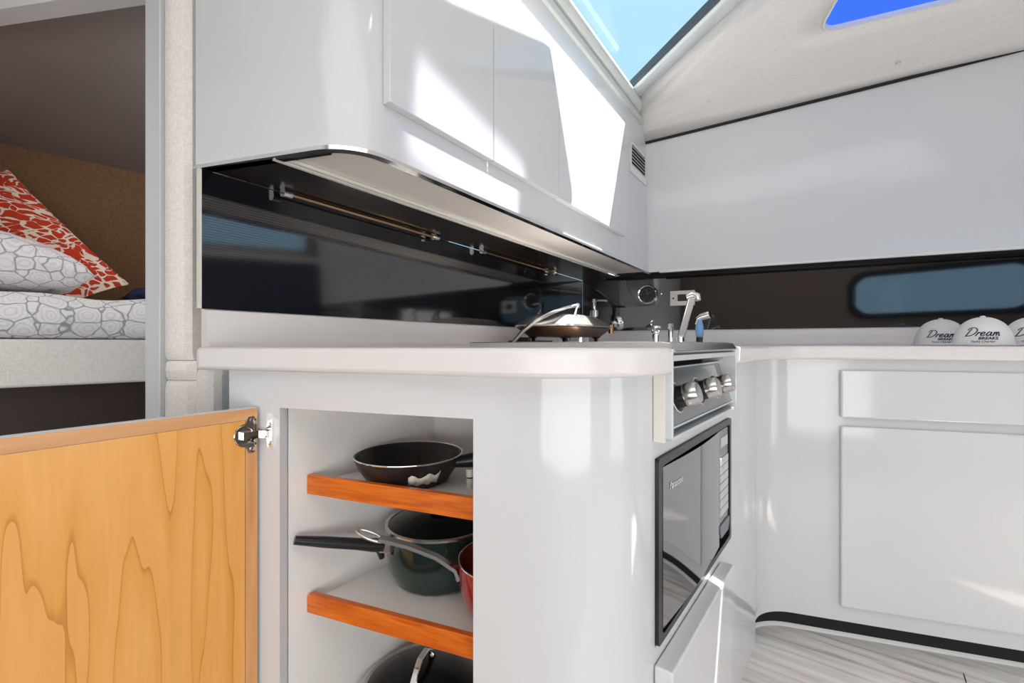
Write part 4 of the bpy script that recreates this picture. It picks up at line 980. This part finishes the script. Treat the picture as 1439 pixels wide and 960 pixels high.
bm = BM(); lathe(bm, c, [(0, 0), (0.066, 0), (0.074, 0.004), (0.090, 0.028), (0.0985, 0.048), (0.0975, 0.0495), (0.095, 0.048), (0.087, 0.029), (0.071, 0.006), (0, 0.004)], 56); part('body', bm, NONST, fp)
bm = BM(); tube(bm, [c + Vector((0.0985 * math.cos(t), 0.0985 * math.sin(t), 0.0495)) for t in [2 * math.pi * k / 56 for k in range(56)]], 0.0013, 6, close=True); part('rim', bm, CHROME, fp)
hd = Vector((0.97, -0.02, 0)).normalized(); b0 = c + hd * 0.088 + Vector((0.0, -0.012, 0.036))
bm = BM(); tube(bm, [b0, b0 + hd * 0.03 + Vector((0, 0, 0.004)), b0 + hd * 0.09 + Vector((0, 0, 0.010)), b0 + hd * 0.13 + Vector((0, 0.0, 0.012))], [0.010, 0.0135, 0.013, 0.010], 12); part('handle', bm, BLK, fp)
bm = BM(); n = 10
t0, t1 = math.radians(-78), math.radians(-43); prev = None
for i in range(n + 1):
    t = t0 + (t1 - t0) * i / n; w1 = 0.0015 * math.sin(i * 2.1); lo = 0.013 + 0.002 * math.sin(i * 1.7); hi = 0.029 + 0.004 * math.sin(i * 1.3) + 0.008 * max(0, i / n - 0.5)
    rr = lambda h: 0.074 + (h - 0.004) * (0.016 / 0.024) + 0.0022
    a = bm.verts.new(c + Vector(((rr(lo) + w1) * math.cos(t), (rr(lo) + w1) * math.sin(t), lo))); b = bm.verts.new(c + Vector(((rr(hi) - w1) * math.cos(t), (rr(hi) - w1) * math.sin(t), hi)))
    if prev: bm.faces.new((prev[0], a, b, prev[1]))
    prev = (a, b)
pl = part('paper_label', bm, PAPER, fp); so = pl.modifiers.new('thickness', 'SOLIDIFY'); so.thickness = 0.0006; so.offset = 0
lab(pl, 'crumpled torn paper label')

c = Vector((-0.0735, 0.800, S1 + 0.0005))
sb = empty('spice_bottle', c, 'tiny pale bottle with white cap half hidden on the top shelf', 'bottle')
bm = BM(); lathe(bm, c, [(0, 0), (0.007, 0), (0.007, 0.014), (0.005, 0.017), (0, 0.017)], 16); part('body', bm, WARMW, sb)
bm = BM(); lathe(bm, c, [(0.0052, 0.0165), (0.0052, 0.0195), (0, 0.0195)], 16); part('neck', bm, BLK, sb)
bm = BM(); lathe(bm, c, [(0, 0.0195), (0.0072, 0.0195), (0.0072, 0.031), (0.006, 0.033), (0, 0.033)], 16); part('cap', bm, WARMW, sb)

c = Vector((-0.146, 0.920, S2 + 0.0005))
gp = empty('green_saucepan', c, 'dark green saucepan with glass lid and black handle on the middle shelf', 'saucepan')
bm = BM(); lathe(bm, c, [(0, 0), (0.076, 0), (0.088, 0.006), (0.100, 0.030), (0.104, 0.060), (0.104, 0.105), (0.101, 0.105), (0.101, 0.060), (0.095, 0.03), (0.08, 0.006), (0, 0.004)], 56); part('body', bm, GREEN, gp)
bm = BM(); lathe(bm, c, [(0.1045, 0.105), (0.107, 0.107), (0.107, 0.111), (0.103, 0.1125), (0.100, 0.110), (0.100, 0.106)], 56); ld = part('lid_rim', bm, STEEL, gp)
bm = BM(); lathe(bm, c, [(0.1005, 0.109), (0.08, 0.119), (0.05, 0.127), (0.018, 0.130), (0, 0.1305)], 48); part('lid_glass', bm, LIDGL, gp)
bm = BM(); lathe(bm, c, [(0.012, 0.1305), (0.010, 0.137), (0.020, 0.141), (0.021, 0.148), (0.015, 0.152), (0, 0.153)], 20); part('lid_knob', bm, BLK, gp)
hA = Vector((-0.245, 0.868, S2 + 0.080)); hB = Vector((-0.376, 0.787, 0.5715)); 
hA = Vector((-0.236, 0.866, 0.5270)); 
dd = hB - hA
bm = BM(); strap(bm, [hA + dd * 0.10, hA - dd * 0.0 , hA - dd * 0.10], 0.020, 0.022); lab(part('handle_bracket', bm, STEEL, gp, smooth=False, bevel=0.002), 'steel handle bracket')
bm = BM(); tube(bm, [hA + dd * 0.06, hA + dd * 0.18, hA + dd * 0.35, hA + dd * 0.7, hB], [0.013, 0.0125, 0.0105, 0.010, 0.0075], 12)
tube(bm, [hA + dd * 0.10 + Vector((0, 0, -0.004)), hA + dd * 0.07 + Vector((0, 0, -0.024))], [0.009, 0.005], 10); part('handle', bm, BLK, gp)

c = Vector((0.004, 0.785, S2 + 0.0005))
rp_ = empty('red_saucepan', c, 'small red saucepan with copper inside and long steel handle on the middle shelf', 'saucepan')
bm = BM(); lathe(bm, c, [(0, 0), (0.060, 0), (0.074, 0.006), (0.088, 0.030), (0.0945, 0.060), (0.096, 0.096), (0.0955, 0.0975)], 56); part('body', bm, RED, rp_)
bm = BM(); lathe(bm, c, [(0.0945, 0.0975), (0.0935, 0.060), (0.086, 0.032), (0.072, 0.008), (0, 0.004)], 56); lab(part('lining', bm, COPPER, rp_), 'copper-coloured lining')
bm = BM(); tube(bm, [c + Vector((0.0953 * math.cos(t), 0.0953 * math.sin(t), 0.0978)) for t in [2 * math.pi * k / 56 for k in range(56)]], 0.0014, 6, close=True); part('rim', bm, CHROME, rp_)
r0_ = c + Vector((-0.0955, -0.012, 0.078)); hE = px(506, 748, 0.775)
mid = (r0_ + hE) / 2
pts = [r0_ + Vector((0.002, 0, -0.012)), r0_ + Vector((-0.004, 0, 0.004)), r0_.lerp(hE, 0.22) + Vector((0, 0, 0.010)), r0_.lerp(hE, 0.5) + Vector((0, 0, 0.010)), r0_.lerp(hE, 0.80) + Vector((0, 0, 0.003))]
bm = BM(); strap(bm, pts, [0.020, 0.018, 0.013, 0.015, 0.017], 0.006)
lo_c = r0_.lerp(hE, 0.90) + Vector((0, 0, 0.001)); hdv = (hE - r0_).normalized(); sdv = hdv.cross(Vector((0, 0, 1))).normalized()
tube(bm, [lo_c + hdv * (0.024 * math.cos(t)) + sdv * (0.0085 * math.sin(t)) + Vector((0, 0, 0.002 * math.sin(t))) for t in [2 * math.pi * k / 20 for k in range(20)]], 0.0027, 8, close=True)
lathe(bm, r0_ + Vector((-0.001, -0.004, -0.008)), [(0.005, 0), (0.004, 0.003), (0, 0.004)], 10, (-1, -0.2, 0)); part('handle', bm, STEEL, rp_, ang=50)

c = Vector((-0.172, 0.885, S3 + 0.0005))
lp = empty('steel_pot', c, 'large dark pot with domed glass lid on the cabinet floor', 'pot')
PH = 0.098
bm = BM(); lathe(bm, c, [(0, 0), (0.106, 0), (0.113, 0.006), (0.114, PH), (0.111, PH), (0.110, 0.01), (0, 0.006)], 56); part('body', bm, NONST, lp)
bm = BM(); lathe(bm, c, [(0.112, PH + 0.0005), (0.1195, PH + 0.002), (0.1195, PH + 0.006), (0.114, PH + 0.008), (0.108, PH + 0.005)], 56); part('lid_rim', bm, STEEL, lp)
bm = BM(); lathe(bm, c, [(0.109, PH + 0.006), (0.097, PH + 0.015), (0.07, PH + 0.026), (0.03, PH + 0.032), (0, PH + 0.033)], 48); part('lid_glass', bm, LIDGL, lp)
bm = BM(); hc = c + Vector((0, 0, PH + 0.033)); pv = Vector((0.25, 1, 0)).normalized()
strap(bm, [hc + pv * -0.045 + Vector((0, 0, -0.006)), hc + pv * -0.036 + Vector((0, 0, 0.010)), hc + pv * -0.015 + Vector((0, 0, 0.026)), hc + pv * 0.015 + Vector((0, 0, 0.026)), hc + pv * 0.036 + Vector((0, 0, 0.010)), hc + pv * 0.045 + Vector((0, 0, -0.006))], [0.016, 0.011, 0.012, 0.012, 0.011, 0.016], 0.005)
for k in (-0.043, 0.043): lathe(bm, hc + pv * k + Vector((0, 0, -0.004)), [(0.006, 0), (0.005, 0.004), (0, 0.005)], 12)
part('lid_handle', bm, CHROME, lp, bevel=0.0015)
